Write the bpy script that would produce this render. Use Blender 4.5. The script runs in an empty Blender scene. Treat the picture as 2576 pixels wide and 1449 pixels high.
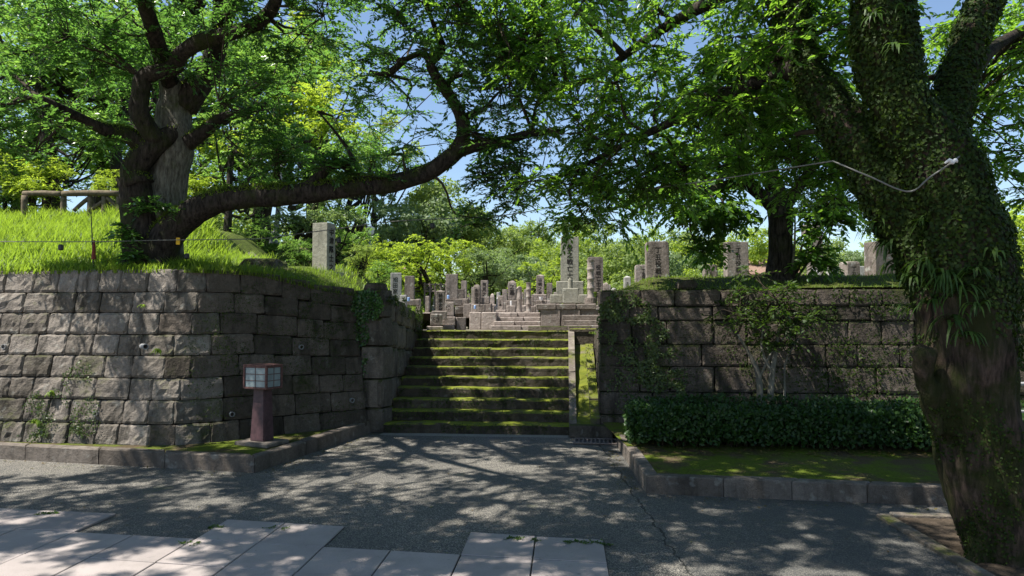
import bpy, bmesh, math, random
import numpy as np
from mathutils import Vector, Matrix, noise

SC = bpy.context.scene
COL = SC.collection
R = math.radians

# ------------------------------------------------------------------ camera, sky, sun, exposure
EYE = 1.6
FPX = 1750.0                      # focal length in pixels of a 2576 px wide frame
PITCH = math.atan(75.5 / FPX)
cd = bpy.data.cameras.new('camera')
cd.sensor_width = 36.0
cd.lens = 36.0 * FPX / 2576.0
cd.clip_start = 0.05
cd.clip_end = 2000
cam = bpy.data.objects.new('camera', cd)
COL.objects.link(cam)
cam.location = (0, 0, EYE)
cam.rotation_euler = (R(90) + PITCH, 0, 0)
SC.camera = cam

SUN_EL = 61.0
SUN_AZ = 252.0                    # clockwise from +Y: from the left, slightly behind the camera
world = bpy.data.worlds.new('World')
SC.world = world
world.use_nodes = True
wn = world.node_tree.nodes
wl = world.node_tree.links
wn.clear()
sky = wn.new('ShaderNodeTexSky')
sky.sky_type = 'NISHITA'
sky.sun_disc = False
sky.sun_elevation = R(SUN_EL)
sky.sun_rotation = R(SUN_AZ)
sky.air_density = 1.0
sky.dust_density = 0.35
sky.ozone_density = 1.6
bg = wn.new('ShaderNodeBackground')
bg.inputs['Strength'].default_value = 0.085
wo = wn.new('ShaderNodeOutputWorld')
wl.new(sky.outputs[0], bg.inputs[0])
wl.new(bg.outputs[0], wo.inputs[0])

sd = bpy.data.lights.new('sun', 'SUN')
sd.energy = 5.0
sd.angle = R(0.5)
sd.color = (1.0, 0.955, 0.88)
sun = bpy.data.objects.new('sun', sd)
COL.objects.link(sun)
_az = R(SUN_AZ)
SUN_DIR = Vector((math.sin(_az) * math.cos(R(SUN_EL)), math.cos(_az) * math.cos(R(SUN_EL)), math.sin(R(SUN_EL))))
sun.rotation_euler = SUN_DIR.to_track_quat('Z', 'Y').to_euler()
sun.location = (-20, -5, 40)

SC.view_settings.view_transform = 'Standard'
SC.view_settings.look = 'None'
SC.view_settings.gamma = 1.0
SC.view_settings.use_curve_mapping = False
SC.view_settings.exposure = 1.18
SC.render.engine = 'CYCLES'
SC.cycles.use_denoising = True
SC.cycles.max_bounces = 6
SC.cycles.diffuse_bounces = 3
SC.cycles.glossy_bounces = 2
SC.cycles.transmission_bounces = 4
SC.cycles.transparent_max_bounces = 4
SC.cycles.caustics_reflective = False
SC.cycles.caustics_refractive = False
SC.cycles.sample_clamp_indirect = 6

# ------------------------------------------------------------------ surveying helpers (pixel of the photograph -> point in the place)
def ray(px, py):
    u = (px - 1288.0) / FPX
    w = (724.5 - py) / FPX
    return Vector((u, math.cos(PITCH) - w * math.sin(PITCH), math.sin(PITCH) + w * math.cos(PITCH)))

def P(px, py, D):
    d = ray(px, py)
    t = D / d.y
    return Vector((d.x * t, D, EYE + d.z * t))

def G(px, py, z=0.0):
    d = ray(px, py)
    t = (z - EYE) / d.z
    return Vector((d.x * t, d.y * t, z))

def M(px, D):                     # pixels -> metres at distance D
    return px * D / FPX

# stair frame: a across, b up the flight
ST_O = Vector((-0.50, 9.66))
_t = 0.0768
ST_U = Vector((math.cos(_t), -math.sin(_t)))
ST_V = Vector((math.sin(_t), math.cos(_t)))
def F(a, b, z=0.0):
    p = ST_O + ST_U * a + ST_V * b
    return Vector((p.x, p.y, z))
ST_ROT = -_t

# ------------------------------------------------------------------ object helpers
def tag(o, label=None, cat=None, group=None, kind=None):
    if label: o['label'] = label
    if cat: o['category'] = cat
    if group: o['group'] = group
    if kind: o['kind'] = kind
    return o

def empty(name, loc=(0, 0, 0), rz=0.0):
    o = bpy.data.objects.new(name, None)
    COL.objects.link(o)
    o.location = loc
    o.rotation_euler = (0, 0, rz)
    o.empty_display_size = 0.1
    return o

def link(name, me, mat=None, parent=None, loc=None, rz=None, smooth=False):
    if mat is not None and not me.materials:
        me.materials.append(mat)
    if smooth:
        me.polygons.foreach_set('use_smooth', [True] * len(me.polygons))
    o = bpy.data.objects.new(name, me)
    COL.objects.link(o)
    if parent is not None: o.parent = parent
    if loc is not None: o.location = loc
    if rz is not None: o.rotation_euler = (0, 0, rz)
    return o

def mesh(name, v, f):
    me = bpy.data.meshes.new(name)
    me.from_pydata([tuple(x) for x in v], [], [tuple(x) for x in f])
    me.update()
    return me

def mesh_np(name, V, Fq):
    """V (n,3) float, Fq (m,k) int -> mesh, fast"""
    me = bpy.data.meshes.new(name)
    V = np.ascontiguousarray(V, dtype=np.float32)
    Fq = np.ascontiguousarray(Fq, dtype=np.int32)
    m, k = Fq.shape
    me.vertices.add(len(V))
    me.vertices.foreach_set('co', V.ravel())
    me.loops.add(m * k)
    me.loops.foreach_set('vertex_index', Fq.ravel())
    me.polygons.add(m)
    me.polygons.foreach_set('loop_start', np.arange(0, m * k, k, dtype=np.int32))
    me.update(calc_edges=True)
    return me

def from_bm(name, bm):
    me = bpy.data.meshes.new(name)
    bm.to_mesh(me)
    bm.free()
    return me

def box_bm(w, d, h, bevel=0.008, cx=0, cy=0, z0=0, bm=None, seg=1):
    own = bm is None
    b = bmesh.new()
    bmesh.ops.create_cube(b, size=1.0)
    bmesh.ops.scale(b, vec=(w, d, h), verts=b.verts)
    bmesh.ops.translate(b, vec=(cx, cy, z0 + h / 2), verts=b.verts)
    if bevel > 0:
        bmesh.ops.bevel(b, geom=b.edges[:], offset=min(bevel, w * .3, d * .3, h * .3), segments=seg, affect='EDGES', profile=.6)
    if own: return b
    me = bpy.data.meshes.new('tmp')
    b.to_mesh(me); b.free()
    bm.from_mesh(me)
    bpy.data.meshes.remove(me)
    return bm

def box(name, w, d, h, mat, parent=None, loc=(0, 0, 0), bevel=0.008, rz=0, jit=0.0, seg=1):
    b = box_bm(w, d, h, bevel, seg=seg)
    if jit:
        for v in b.verts:
            v.co += noise.noise_vector(v.co * 9 + Vector((w * 31, d * 17, h * 7))) * jit
    return link(name, from_bm(name, b), mat, parent, loc, rz)

def catmull(pts, n):
    pts = [Vector(p) for p in pts]
    if len(pts) < 3:
        return [pts[0].lerp(pts[-1], i / (n - 1)) for i in range(n)]
    ext = [pts[0] * 2 - pts[1]] + pts + [pts[-1] * 2 - pts[-2]]
    out = []
    m = len(pts) - 1
    for i in range(n):
        t = i / (n - 1) * m
        k = min(int(t), m - 1)
        u = t - k
        p0, p1, p2, p3 = ext[k:k + 4]
        out.append(0.5 * ((2 * p1) + (p2 - p0) * u + (2 * p0 - 5 * p1 + 4 * p2 - p3) * u * u + (3 * p1 - p0 - 3 * p2 + p3) * u ** 3))
    return out

def tube_vf(pts, rad, seg=8, amp=0.0, nscale=3.0, V=None, Fc=None):
    """pts, rad lists; appends to V, Fc"""
    if V is None: V, Fc = [], []
    n = len(pts)
    base = len(V)
    up = Vector((0.13, 0.21, 1)).normalized()
    prev = None
    for i, p in enumerate(pts):
        t = (pts[min(i + 1, n - 1)] - pts[max(i - 1, 0)])
        t = t.normalized() if t.length > 1e-9 else Vector((0, 0, 1))
        if prev is None:
            x = t.orthogonal().normalized()
        else:
            x = (prev - t * prev.dot(t))
            x = x.normalized() if x.length > 1e-6 else t.orthogonal().normalized()
        prev = x
        y = t.cross(x)
        for k in range(seg):
            a = 2 * math.pi * k / seg
            d = x * math.cos(a) + y * math.sin(a)
            r = rad[i]
            if amp:
                q = (p + d * r) * nscale
                r *= 1 + amp * (noise.noise(q) + .5 * noise.noise(q * 2.7))
            V.append(p + d * r)
    for i in range(n - 1):
        for k in range(seg):
            k2 = (k + 1) % seg
            Fc.append((base + i * seg + k, base + i * seg + k2, base + (i + 1) * seg + k2, base + (i + 1) * seg + k))
    Fc.append(tuple(base + k for k in reversed(range(seg))))
    Fc.append(tuple(base + (n - 1) * seg + k for k in range(seg)))
    return V, Fc

def limb(pts, n, seg, amp=0.12, nscale=4.0, V=None, Fc=None):
    """pts: list of (Vector, radius)"""
    P3 = catmull([p for p, r in pts], n)
    rr = [r for p, r in pts]
    m = len(rr) - 1
    rad = []
    for i in range(n):
        t = i / (n - 1) * m
        k = min(int(t), m - 1)
        rad.append(rr[k] + (rr[k + 1] - rr[k]) * (t - k))
    return tube_vf(P3, rad, seg, amp, nscale, V, Fc), P3, rad

def remeshed(V, Fc, voxel, smooth=4):
    me = mesh('tmp_solid', V, Fc)
    o = bpy.data.objects.new('tmp_solid', me)
    COL.objects.link(o)
    m = o.modifiers.new('r', 'REMESH'); m.mode = 'VOXEL'; m.voxel_size = voxel
    if smooth:
        s = o.modifiers.new('s', 'SMOOTH'); s.iterations = smooth; s.factor = .5
    dg = bpy.context.evaluated_depsgraph_get()
    out = bpy.data.meshes.new_from_object(o.evaluated_get(dg))
    bpy.data.objects.remove(o)
    bpy.data.meshes.remove(me)
    return out

# ------------------------------------------------------------------ materials
class NT:
    def __init__(self, name):
        self.m = bpy.data.materials.new(name)
        self.m.use_nodes = True
        self.t = self.m.node_tree
        self.t.nodes.clear()
        self.out = self.t.nodes.new('ShaderNodeOutputMaterial')
    def n(self, typ, **kw):
        x = self.t.nodes.new('ShaderNode' + typ)
        for k, v in kw.items():
            if hasattr(x, k): setattr(x, k, v)
            else: x.inputs[k.replace('_', ' ')].default_value = v
        return x
    def l(self, a, b):
        self.t.links.new(a, b)
    def noise(self, vec, scale, detail=4, rough=.55):
        x = self.n('TexNoise'); x.inputs['Scale'].default_value = scale
        x.inputs['Detail'].default_value = detail; x.inputs['Roughness'].default_value = rough
        self.l(vec, x.inputs['Vector']); return x.outputs['Fac']
    def ramp(self, fac, lo, hi, c0=(0, 0, 0, 1), c1=(1, 1, 1, 1)):
        x = self.n('ValToRGB'); e = x.color_ramp.elements
        e[0].position = lo; e[1].position = hi; e[0].color = c0; e[1].color = c1
        self.l(fac, x.inputs[0]); return x.outputs[0]
    def math(self, op, a, b=None):
        x = self.n('Math'); x.operation = op
        for i, v in enumerate((a, b)):
            if v is None: continue
            if isinstance(v, (int, float)): x.inputs[i].default_value = v
            else: self.l(v, x.inputs[i])
        return x.outputs[0]
    def mix(self, fac, a, b, mode='MIX'):
        x = self.n('Mix'); x.data_type = 'RGBA'; x.blend_type = mode
        for i, v in ((0, fac), (6, a), (7, b)):
            if isinstance(v, (int, float)): x.inputs[i].default_value = v
            elif isinstance(v, tuple): x.inputs[i].default_value = (*v, 1) if len(v) == 3 else v
            else: self.l(v, x.inputs[i])
        return x.outputs[2]
    def pos(self):
        return self.n('NewGeometry').outputs['Position']
    def bump(self, h, strength=.5, dist=.02, nrm=None):
        x = self.n('Bump'); x.inputs['Strength'].default_value = strength; x.inputs['Distance'].default_value = dist
        self.l(h, x.inputs['Height'])
        if nrm is not None: self.l(nrm, x.inputs['Normal'])
        return x.outputs[0]
    def principled(self, col, rough=.8, spec=.3, nrm=None, metal=0):
        x = self.n('BsdfPrincipled')
        if isinstance(col, tuple): x.inputs['Base Color'].default_value = (*col, 1)
        else: self.l(col, x.inputs['Base Color'])
        if isinstance(rough, (int, float)): x.inputs['Roughness'].default_value = rough
        else: self.l(rough, x.inputs['Roughness'])
        x.inputs['Specular IOR Level'].default_value = spec
        x.inputs['Metallic'].default_value = metal
        if nrm is not None: self.l(nrm, x.inputs['Normal'])
        return x.outputs[0]
    def done(self, sh):
        self.l(sh, self.out.inputs[0]); return self.m

def mat_stone(name, c1, c2, moss=0.0, mosscol=(.055, .075, .012), upmoss=0.0, lichen=.3, dark=.5, bump=.6, fine=60, mscale=1.6, patch=2.2):
    t = NT(name)
    p = t.pos()
    rnd = t.n('ObjectInfo').outputs['Random']
    n1 = t.noise(p, patch, 5, .6)
    n2 = t.noise(p, 17, 5, .65)
    n3 = t.noise(p, fine, 3, .6)
    f = t.math('ADD', t.math('MULTIPLY', rnd, .55), t.math('MULTIPLY', n1, .75))
    c = t.mix(t.ramp(f, .25, .95), c1, c2)
    # grain
    c = t.mix(.75, c, t.ramp(n2, .25, .75, (.62, .6, .58, 1), (1.25, 1.24, 1.22, 1)), 'MULTIPLY')
    c = t.mix(.6, c, t.ramp(n3, .3, .7, (.65, .65, .65, 1), (1.25, 1.25, 1.25, 1)), 'MULTIPLY')
    # dark weathering streaks
    mp = t.n('Mapping'); mp.inputs['Scale'].default_value = (2.2, 2.2, .45)
    t.l(p, mp.inputs['Vector'])
    st = t.noise(mp.outputs[0], 2.4, 5, .62)
    c = t.mix(t.math('MULTIPLY', t.ramp(st, .5, .72), dark), c, (c1[0] * .28, c1[1] * .29, c1[2] * .27))
    # pale lichen
    if lichen:
        li = t.math('MULTIPLY', t.ramp(t.noise(p, 9, 3, .5), .62, .7), lichen)
        c = t.mix(li, c, (.36, .36, .32))
    if moss or upmoss:
        nz = t.n('SeparateXYZ'); t.l(t.n('NewGeometry').outputs['Normal'], nz.inputs[0])
        nm = t.noise(p, mscale, 6, .68)
        nm2 = t.noise(p, 26, 3, .6)
        mm = t.math('ADD', t.math('MULTIPLY', nm, .8), t.math('MULTIPLY', nm2, .2))
        up = t.math('MULTIPLY', t.math('MAXIMUM', nz.outputs[2], 0.0), upmoss)
        mm = t.math('ADD', t.math('ADD', mm, up), moss - .5)
        mk = t.ramp(mm, .46, .62)
        mc = t.mix(t.ramp(t.noise(p, 6, 4), .3, .7), mosscol, (mosscol[0] * 2.1, mosscol[1] * 1.75, mosscol[2] * 1.4))
        c = t.mix(mk, c, mc)
    h = t.math('ADD', t.math('MULTIPLY', n2, .7), t.math('MULTIPLY', n3, .3))
    return t.done(t.principled(c, .92, .2, t.bump(h, bump, .03)))

def mat_leaf(name, cols, trans, tmix=.45, rough=.42, spec=.5, under=.0):
    """cols: three base colours picked leaf by leaf; trans: transmitted colour"""
    t = NT(name)
    rnd = t.n('NewGeometry').outputs['Random Per Island']
    x = t.n('ValToRGB'); cr = x.color_ramp
    cr.elements[0].position = 0; cr.elements[0].color = (*cols[0], 1)
    cr.elements[1].position = 1; cr.elements[1].color = (*cols[2], 1)
    e = cr.elements.new(.5); e.color = (*cols[1], 1)
    t.l(rnd, x.inputs[0])
    c = x.outputs[0]
    tr = t.n('BsdfTranslucent')
    t.l(t.mix(rnd, tuple(v * .75 for v in trans), tuple(v * 1.2 for v in trans)), tr.inputs[0])
    ms = t.n('MixShader'); ms.inputs[0].default_value = tmix
    t.l(t.principled(c, rough, spec), ms.inputs[1])
    t.l(tr.outputs[0], ms.inputs[2])
    return t.done(ms.outputs[0])

def mat_bark(name, c1, c2, moss=(.05, .07, .015), mossamt=.35, vscale=.25, bump=.9):
    t = NT(name)
    p = t.pos()
    mp = t.n('Mapping'); mp.inputs['Scale'].default_value = (1, 1, vscale); t.l(p, mp.inputs['Vector'])
    n1 = t.noise(mp.outputs[0], 28, 6, .65)
    n2 = t.noise(p, 5, 5, .6)
    c = t.mix(t.ramp(n1, .35, .68), c1, c2)
    c = t.mix(.7, c, t.ramp(n2, .3, .7, (.6, .6, .6, 1), (1.3, 1.28, 1.25, 1)), 'MULTIPLY')
    mk = t.math('MULTIPLY', t.ramp(t.noise(p, 2.4, 6, .68), .62 - mossamt * .4, .76 - mossamt * .4), .85)
    c = t.mix(mk, c, moss)
    return t.done(t.principled(c, .93, .15, t.bump(n1, bump, .04)))

def mat_plain(name, col, rough=.6, spec=.4, var=.15, scale=14, metal=0, bump=.15):
    t = NT(name)
    p = t.pos()
    n1 = t.noise(p, scale, 4)
    c = t.mix(1.0, col, t.ramp(n1, .3, .7, (1 - var,) * 3 + (1,), (1 + var,) * 3 + (1,)), 'MULTIPLY')
    return t.done(t.principled(c, rough, spec, t.bump(t.noise(p, scale * 6, 3), bump, .005), metal))

def mat_asphalt():
    t = NT('asphalt')
    p = t.pos()
    vo = t.n('TexVoronoi'); vo.inputs['Scale'].default_value = 115; t.l(p, vo.inputs['Vector'])
    vo2 = t.n('TexVoronoi'); vo2.inputs['Scale'].default_value = 150; t.l(p, vo2.inputs['Vector'])
    sep = t.n('SeparateColor'); t.l(vo.outputs['Color'], sep.inputs[0])
    sep2 = t.n('SeparateColor'); t.l(vo2.outputs['Color'], sep2.inputs[0])
    pe = t.mix(t.math('POWER', sep.outputs[0], 1.6), (.065, .060, .052), (.46, .415, .335))
    pe = t.mix(t.math('MULTIPLY', t.math('POWER', sep2.outputs[0], 4), .8), pe, (.46, .42, .35))
    gap = t.ramp(vo.outputs['Distance'], .25, .6)
    pe = t.mix(t.math('MULTIPLY', gap, .8), pe, (.03, .03, .03))
    # darker worn areas to the right and in patches
    big = t.noise(p, .55, 5, .6)
    sx = t.n('SeparateXYZ'); t.l(p, sx.inputs[0])
    wob = t.math('ADD', sx.outputs[0], t.math('MULTIPLY', t.noise(p, 3.5, 4), .22))
    right = t.ramp(wob, .0, 1.0)
    rr = t.n('MapRange'); rr.inputs[1].default_value = 1.21; rr.inputs[2].default_value = 1.27
    t.l(wob, rr.inputs[0])
    pe = t.mix(t.math('MULTIPLY', rr.outputs[0], .45), pe, (.06, .062, .06))
    pe = t.mix(t.ramp(big, .40, .64), pe, t.mix(.6, pe, (.06, .06, .056)))
    pe = t.mix(t.math('MULTIPLY', t.ramp(t.noise(p, 4.5, 5, .7), .52, .70), .5), pe, (.10, .092, .075))
    pe = t.mix(t.math('MULTIPLY', t.ramp(t.noise(p, 1.7, 6, .72), .60, .70), .55), pe, (.035, .035, .032))
    # crack along the join of the two surfacings
    ck = t.math('ABSOLUTE', t.math('SUBTRACT', wob, 1.22))
    ckm = t.math('LESS_THAN', ck, .008)
    pe = t.mix(t.math('MULTIPLY', ckm, .85), pe, (.012, .013, .01))
    # moss in the surface near edges
    mo = t.ramp(t.math('ADD', t.noise(p, 1.3, 6, .7), t.math('MULTIPLY', sx.outputs[1], .012)), .70, .80)
    pe = t.mix(t.math('MULTIPLY', mo, .55), pe, (.06, .075, .02))
    h = t.math('SUBTRACT', 1.0, vo.outputs['Distance'])
    return t.done(t.principled(pe, .82, .35, t.bump(h, .7, .01)))

def mat_slab():
    t = NT('slab_concrete')
    p = t.pos()
    rnd = t.n('ObjectInfo').outputs['Random']
    c = t.mix(rnd, (.25, .216, .202), (.32, .28, .26))
    c = t.mix(.8, c, t.ramp(t.noise(p, 2.5, 6, .6), .3, .72, (.8, .8, .8, 1), (1.1, 1.1, 1.1, 1)), 'MULTIPLY')
    c = t.mix(.6, c, t.ramp(t.noise(p, 180, 2), .35, .65, (.86, .86, .86, 1), (1.12, 1.12, 1.12, 1)), 'MULTIPLY')
    c = t.mix(t.math('MULTIPLY', t.ramp(t.noise(p, 24, 3), .68, .74), .6), c, (.13, .12, .11))
    c = t.mix(t.math('MULTIPLY', t.ramp(t.noise(p, 1.1, 6, .7), .52, .66), .45), c, (.17, .155, .14))
    c = t.mix(t.math('MULTIPLY', t.ramp(t.noise(p, 7, 5, .7), .60, .72), .35), c, (.12, .115, .095))
    return t.done(t.principled(c, .78, .25, t.bump(t.noise(p, 120, 3), .25, .004)))

def mat_ground(name, c1, c2, c3, s=3.0, thr=(.45, .6)):
    t = NT(name)
    p = t.pos()
    n1 = t.noise(p, s, 6, .68)
    n2 = t.noise(p, 40, 4, .6)
    c = t.mix(t.ramp(n1, thr[0], thr[1]), c1, c2)
    c = t.mix(t.math('MULTIPLY', t.ramp(n2, .45, .7), .6), c, c3)
    return t.done(t.principled(c, .95, .1, t.bump(n2, .8, .03)))

MT = {}
MT['asphalt'] = mat_asphalt()
MT['slab'] = mat_slab()
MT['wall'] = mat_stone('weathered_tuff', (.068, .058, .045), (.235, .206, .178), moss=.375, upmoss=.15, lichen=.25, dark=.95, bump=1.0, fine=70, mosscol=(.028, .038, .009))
MT['wall_moss_shade'] = mat_stone('shaded_tuff', (.042, .035, .027), (.125, .102, .083), moss=.39, upmoss=.15, lichen=.12, dark=.88, bump=1.0, fine=60, mosscol=(.018, .024, .007))  # darker copy of the wall stone: moss plus shade painted into the sun-averted stretch
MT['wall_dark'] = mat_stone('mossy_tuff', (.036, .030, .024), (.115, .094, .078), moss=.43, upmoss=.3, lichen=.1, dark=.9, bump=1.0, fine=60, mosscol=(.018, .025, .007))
MT['cheek'] = mat_stone('mossy_block', (.065, .056, .045), (.16, .135, .112), moss=.40, upmoss=.35, lichen=.2, dark=.8, bump=1.0, mosscol=(.024, .033, .008))
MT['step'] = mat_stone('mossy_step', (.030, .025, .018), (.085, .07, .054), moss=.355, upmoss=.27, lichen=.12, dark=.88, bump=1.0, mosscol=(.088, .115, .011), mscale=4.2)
MT['chan'] = mat_stone('mossy_channel', (.08, .068, .052), (.19, .16, .125), moss=.50, upmoss=.14, lichen=.1, dark=.6, bump=1.0, mosscol=(.070, .092, .011), mscale=4.0)
MT['border'] = mat_stone('border_granite', (.11, .094, .076), (.21, .18, .15), moss=.37, upmoss=.10, lichen=.2, dark=.6, bump=.8, fine=90, mosscol=(.062, .080, .012), mscale=3.5)
MT['core'] = mat_plain('joint_earth', (.022, .021, .017), .95, .05)
MT['kerb'] = mat_stone('kerb_granite', (.085, .070, .057), (.175, .150, .128), moss=.26, upmoss=.10, lichen=.25, dark=.7, bump=.7, fine=110, mosscol=(.034, .038, .012))
MT['grave'] = mat_stone('grave_tuff', (.15, .125, .108), (.30, .258, .23), moss=.22, upmoss=.2, lichen=.7, dark=.9, bump=.9, fine=110, patch=5, mosscol=(.085, .088, .032))
MT['grave_pink'] = mat_stone('terrace_tuff', (.205, .172, .152), (.37, .318, .285), moss=.2, upmoss=.08, lichen=.6, dark=.85, bump=.9, fine=90, patch=5, mosscol=(.085, .088, .03))
MT['grave_grey'] = mat_stone('grave_granite', (.33, .325, .31), (.43, .42, .40), moss=.08, lichen=.2, dark=.25, bump=.25, fine=160)
MT['grave_green'] = mat_stone('grave_lichen', (.20, .195, .155), (.31, .30, .25), moss=.26, upmoss=.1, lichen=.5, dark=.6, bump=.5, fine=110, mosscol=(.12, .12, .045))
MT['ink'] = mat_plain('carved_letter', (.022, .019, .017), .9, .1)
MT['white'] = mat_plain('white_stone', (.66, .64, .63), .7, .3)
MT['soil'] = mat_ground('soil', (.055, .042, .03), (.085, .065, .048), (.03, .024, .018), 4)
MT['mossbed'] = mat_ground('moss_ground', (.085, .062, .038), (.085, .115, .012), (.035, .04, .01), 2.6, (.40, .54))
MT['hill'] = mat_ground('grassy_earth', (.06, .085, .015), (.085, .12, .02), (.09, .075, .04), 2.5)
MT['mound'] = mat_ground('mossy_earth', (.05, .055, .015), (.06, .085, .014), (.03, .032, .012), 3.0)
MT['cemetery'] = mat_ground('cemetery_soil', (.17, .145, .12), (.21, .18, .155), (.11, .11, .05), 3.0)
MT['gravel'] = mat_ground('pale_gravel', (.24, .225, .20), (.32, .30, .27), (.16, .15, .13), 60)
MT['bark_dark'] = mat_bark('dark_bark', (.010, .008, .007), (.065, .053, .044), mossamt=.30, moss=(.03, .038, .010), bump=1.0)
MT['bark_grey'] = mat_bark('grey_bark', (.06, .055, .045), (.21, .20, .17), mossamt=.22)
MT['bark_trunk'] = mat_bark('mossy_bark', (.010, .008, .006), (.105, .072, .056), mossamt=.55, moss=(.020, .027, .005), vscale=.18, bump=1.0)
MT['bark_pale'] = mat_bark('pale_bark', (.10, .093, .075), (.175, .165, .135), mossamt=.15, bump=.3)
MT['bare_wood'] = mat_bark('bare_wood', (.07, .043, .032), (.20, .135, .10), mossamt=.05, vscale=.12)
MT['twig'] = mat_plain('twig', (.045, .036, .026), .9, .1)
MT['leaf_left'] = mat_leaf('leaf_left', ((.024, .064, .016), (.038, .092, .019), (.068, .138, .030)), (.165, .36, .050), .47, .28, .6)
MT['leaf_right'] = mat_leaf('leaf_right', ((.026, .068, .020), (.040, .092, .022), (.068, .130, .026)), (.28, .52, .04), .54, .32, .5)
MT['leaf_mid'] = mat_leaf('leaf_mid', ((.026, .066, .020), (.040, .092, .022), (.068, .13, .024)), (.22, .42, .035), .48, .34, .5)
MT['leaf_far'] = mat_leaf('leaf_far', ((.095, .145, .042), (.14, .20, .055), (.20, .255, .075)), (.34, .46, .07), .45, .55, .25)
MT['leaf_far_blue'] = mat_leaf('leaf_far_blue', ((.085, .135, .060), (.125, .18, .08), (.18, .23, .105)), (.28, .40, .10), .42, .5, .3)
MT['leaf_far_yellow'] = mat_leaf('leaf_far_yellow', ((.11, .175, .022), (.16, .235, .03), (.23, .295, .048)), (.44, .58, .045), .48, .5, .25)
MT['leaf_back'] = mat_leaf('leaf_back', ((.055, .110, .022), (.085, .160, .028), (.13, .205, .048)), (.26, .46, .065), .46, .36)
MT['leaf_hedge'] = mat_leaf('leaf_hedge', ((.012, .034, .007), (.020, .050, .009), (.032, .070, .012)), (.05, .12, .012), .25, .42, .25)
MT['leaf_ivy'] = mat_leaf('leaf_ivy', ((.030, .055, .012), (.045, .075, .014), (.075, .105, .018)), (.12, .20, .02), .3, .5)
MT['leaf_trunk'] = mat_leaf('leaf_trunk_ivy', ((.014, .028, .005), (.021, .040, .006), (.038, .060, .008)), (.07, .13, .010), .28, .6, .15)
MT['leaf_shrub'] = mat_leaf('leaf_shrub', ((.026, .060, .012), (.040, .082, .014), (.066, .115, .018)), (.14, .26, .022), .42, .42, .4)
MT['leaf_small'] = mat_leaf('leaf_small', ((.020, .044, .009), (.030, .060, .011), (.050, .085, .014)), (.10, .19, .016), .4, .5, .3)
MT['grass'] = mat_leaf('grass_blade', ((.07, .135, .014), (.11, .185, .02), (.185, .225, .045)), (.34, .50, .04), .48, .5, .25)
MT['grass_short'] = mat_leaf('short_grass', ((.06, .10, .015), (.09, .14, .018), (.13, .17, .025)), (.25, .38, .03), .4, .6, .2)
MT['fern'] = mat_leaf('fern_frond', ((.024, .055, .010), (.034, .072, .012), (.055, .10, .015)), (.10, .20, .015), .35, .5, .3)
MT['rope'] = mat_plain('rope', (.16, .155, .14), .9, .1)
MT['black'] = mat_plain('black_plastic', (.02, .02, .02), .5, .4)
MT['yellow'] = mat_plain('yellow_tape', (.75, .42, .02), .6, .3)
MT['red'] = mat_plain('red_sleeve', (.16, .035, .025), .7, .2)
MT['steel'] = mat_plain('galvanised', (.20, .20, .20), .6, .4)
MT['lamp_wood'] = mat_plain('maroon_metal', (.055, .027, .030), .55, .4, .4, 22)
MT['lamp_frame'] = mat_plain('rusty_frame', (.095, .045, .038), .65, .3, .4, 40)
MT['lamp_glass'] = mat_plain('frosted_pane', (.20, .245, .25), .3, .4, .2, 8)
MT['log'] = mat_plain('weathered_log', (.13, .105, .07), .9, .1, .4, 18)
MT['roof'] = mat_plain('roof_tile', (.20, .13, .10), .85, .15, .25, 10)
MT['plaster'] = mat_plain('plaster', (.42, .39, .31), .85, .2)
MT['window'] = mat_plain('window_glass', (.06, .08, .09), .15, .6)
MT['blue_can'] = mat_plain('blue_can', (.22, .35, .60), .3, .6)
MT['grate'] = mat_plain('rusty_grate', (.14, .11, .095), .7, .4, .4, 60)

rng = np.random.default_rng(11)

# ------------------------------------------------------------------ foliage
def unit(a):
    return a / np.maximum(np.linalg.norm(a, axis=-1, keepdims=True), 1e-9)

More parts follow.
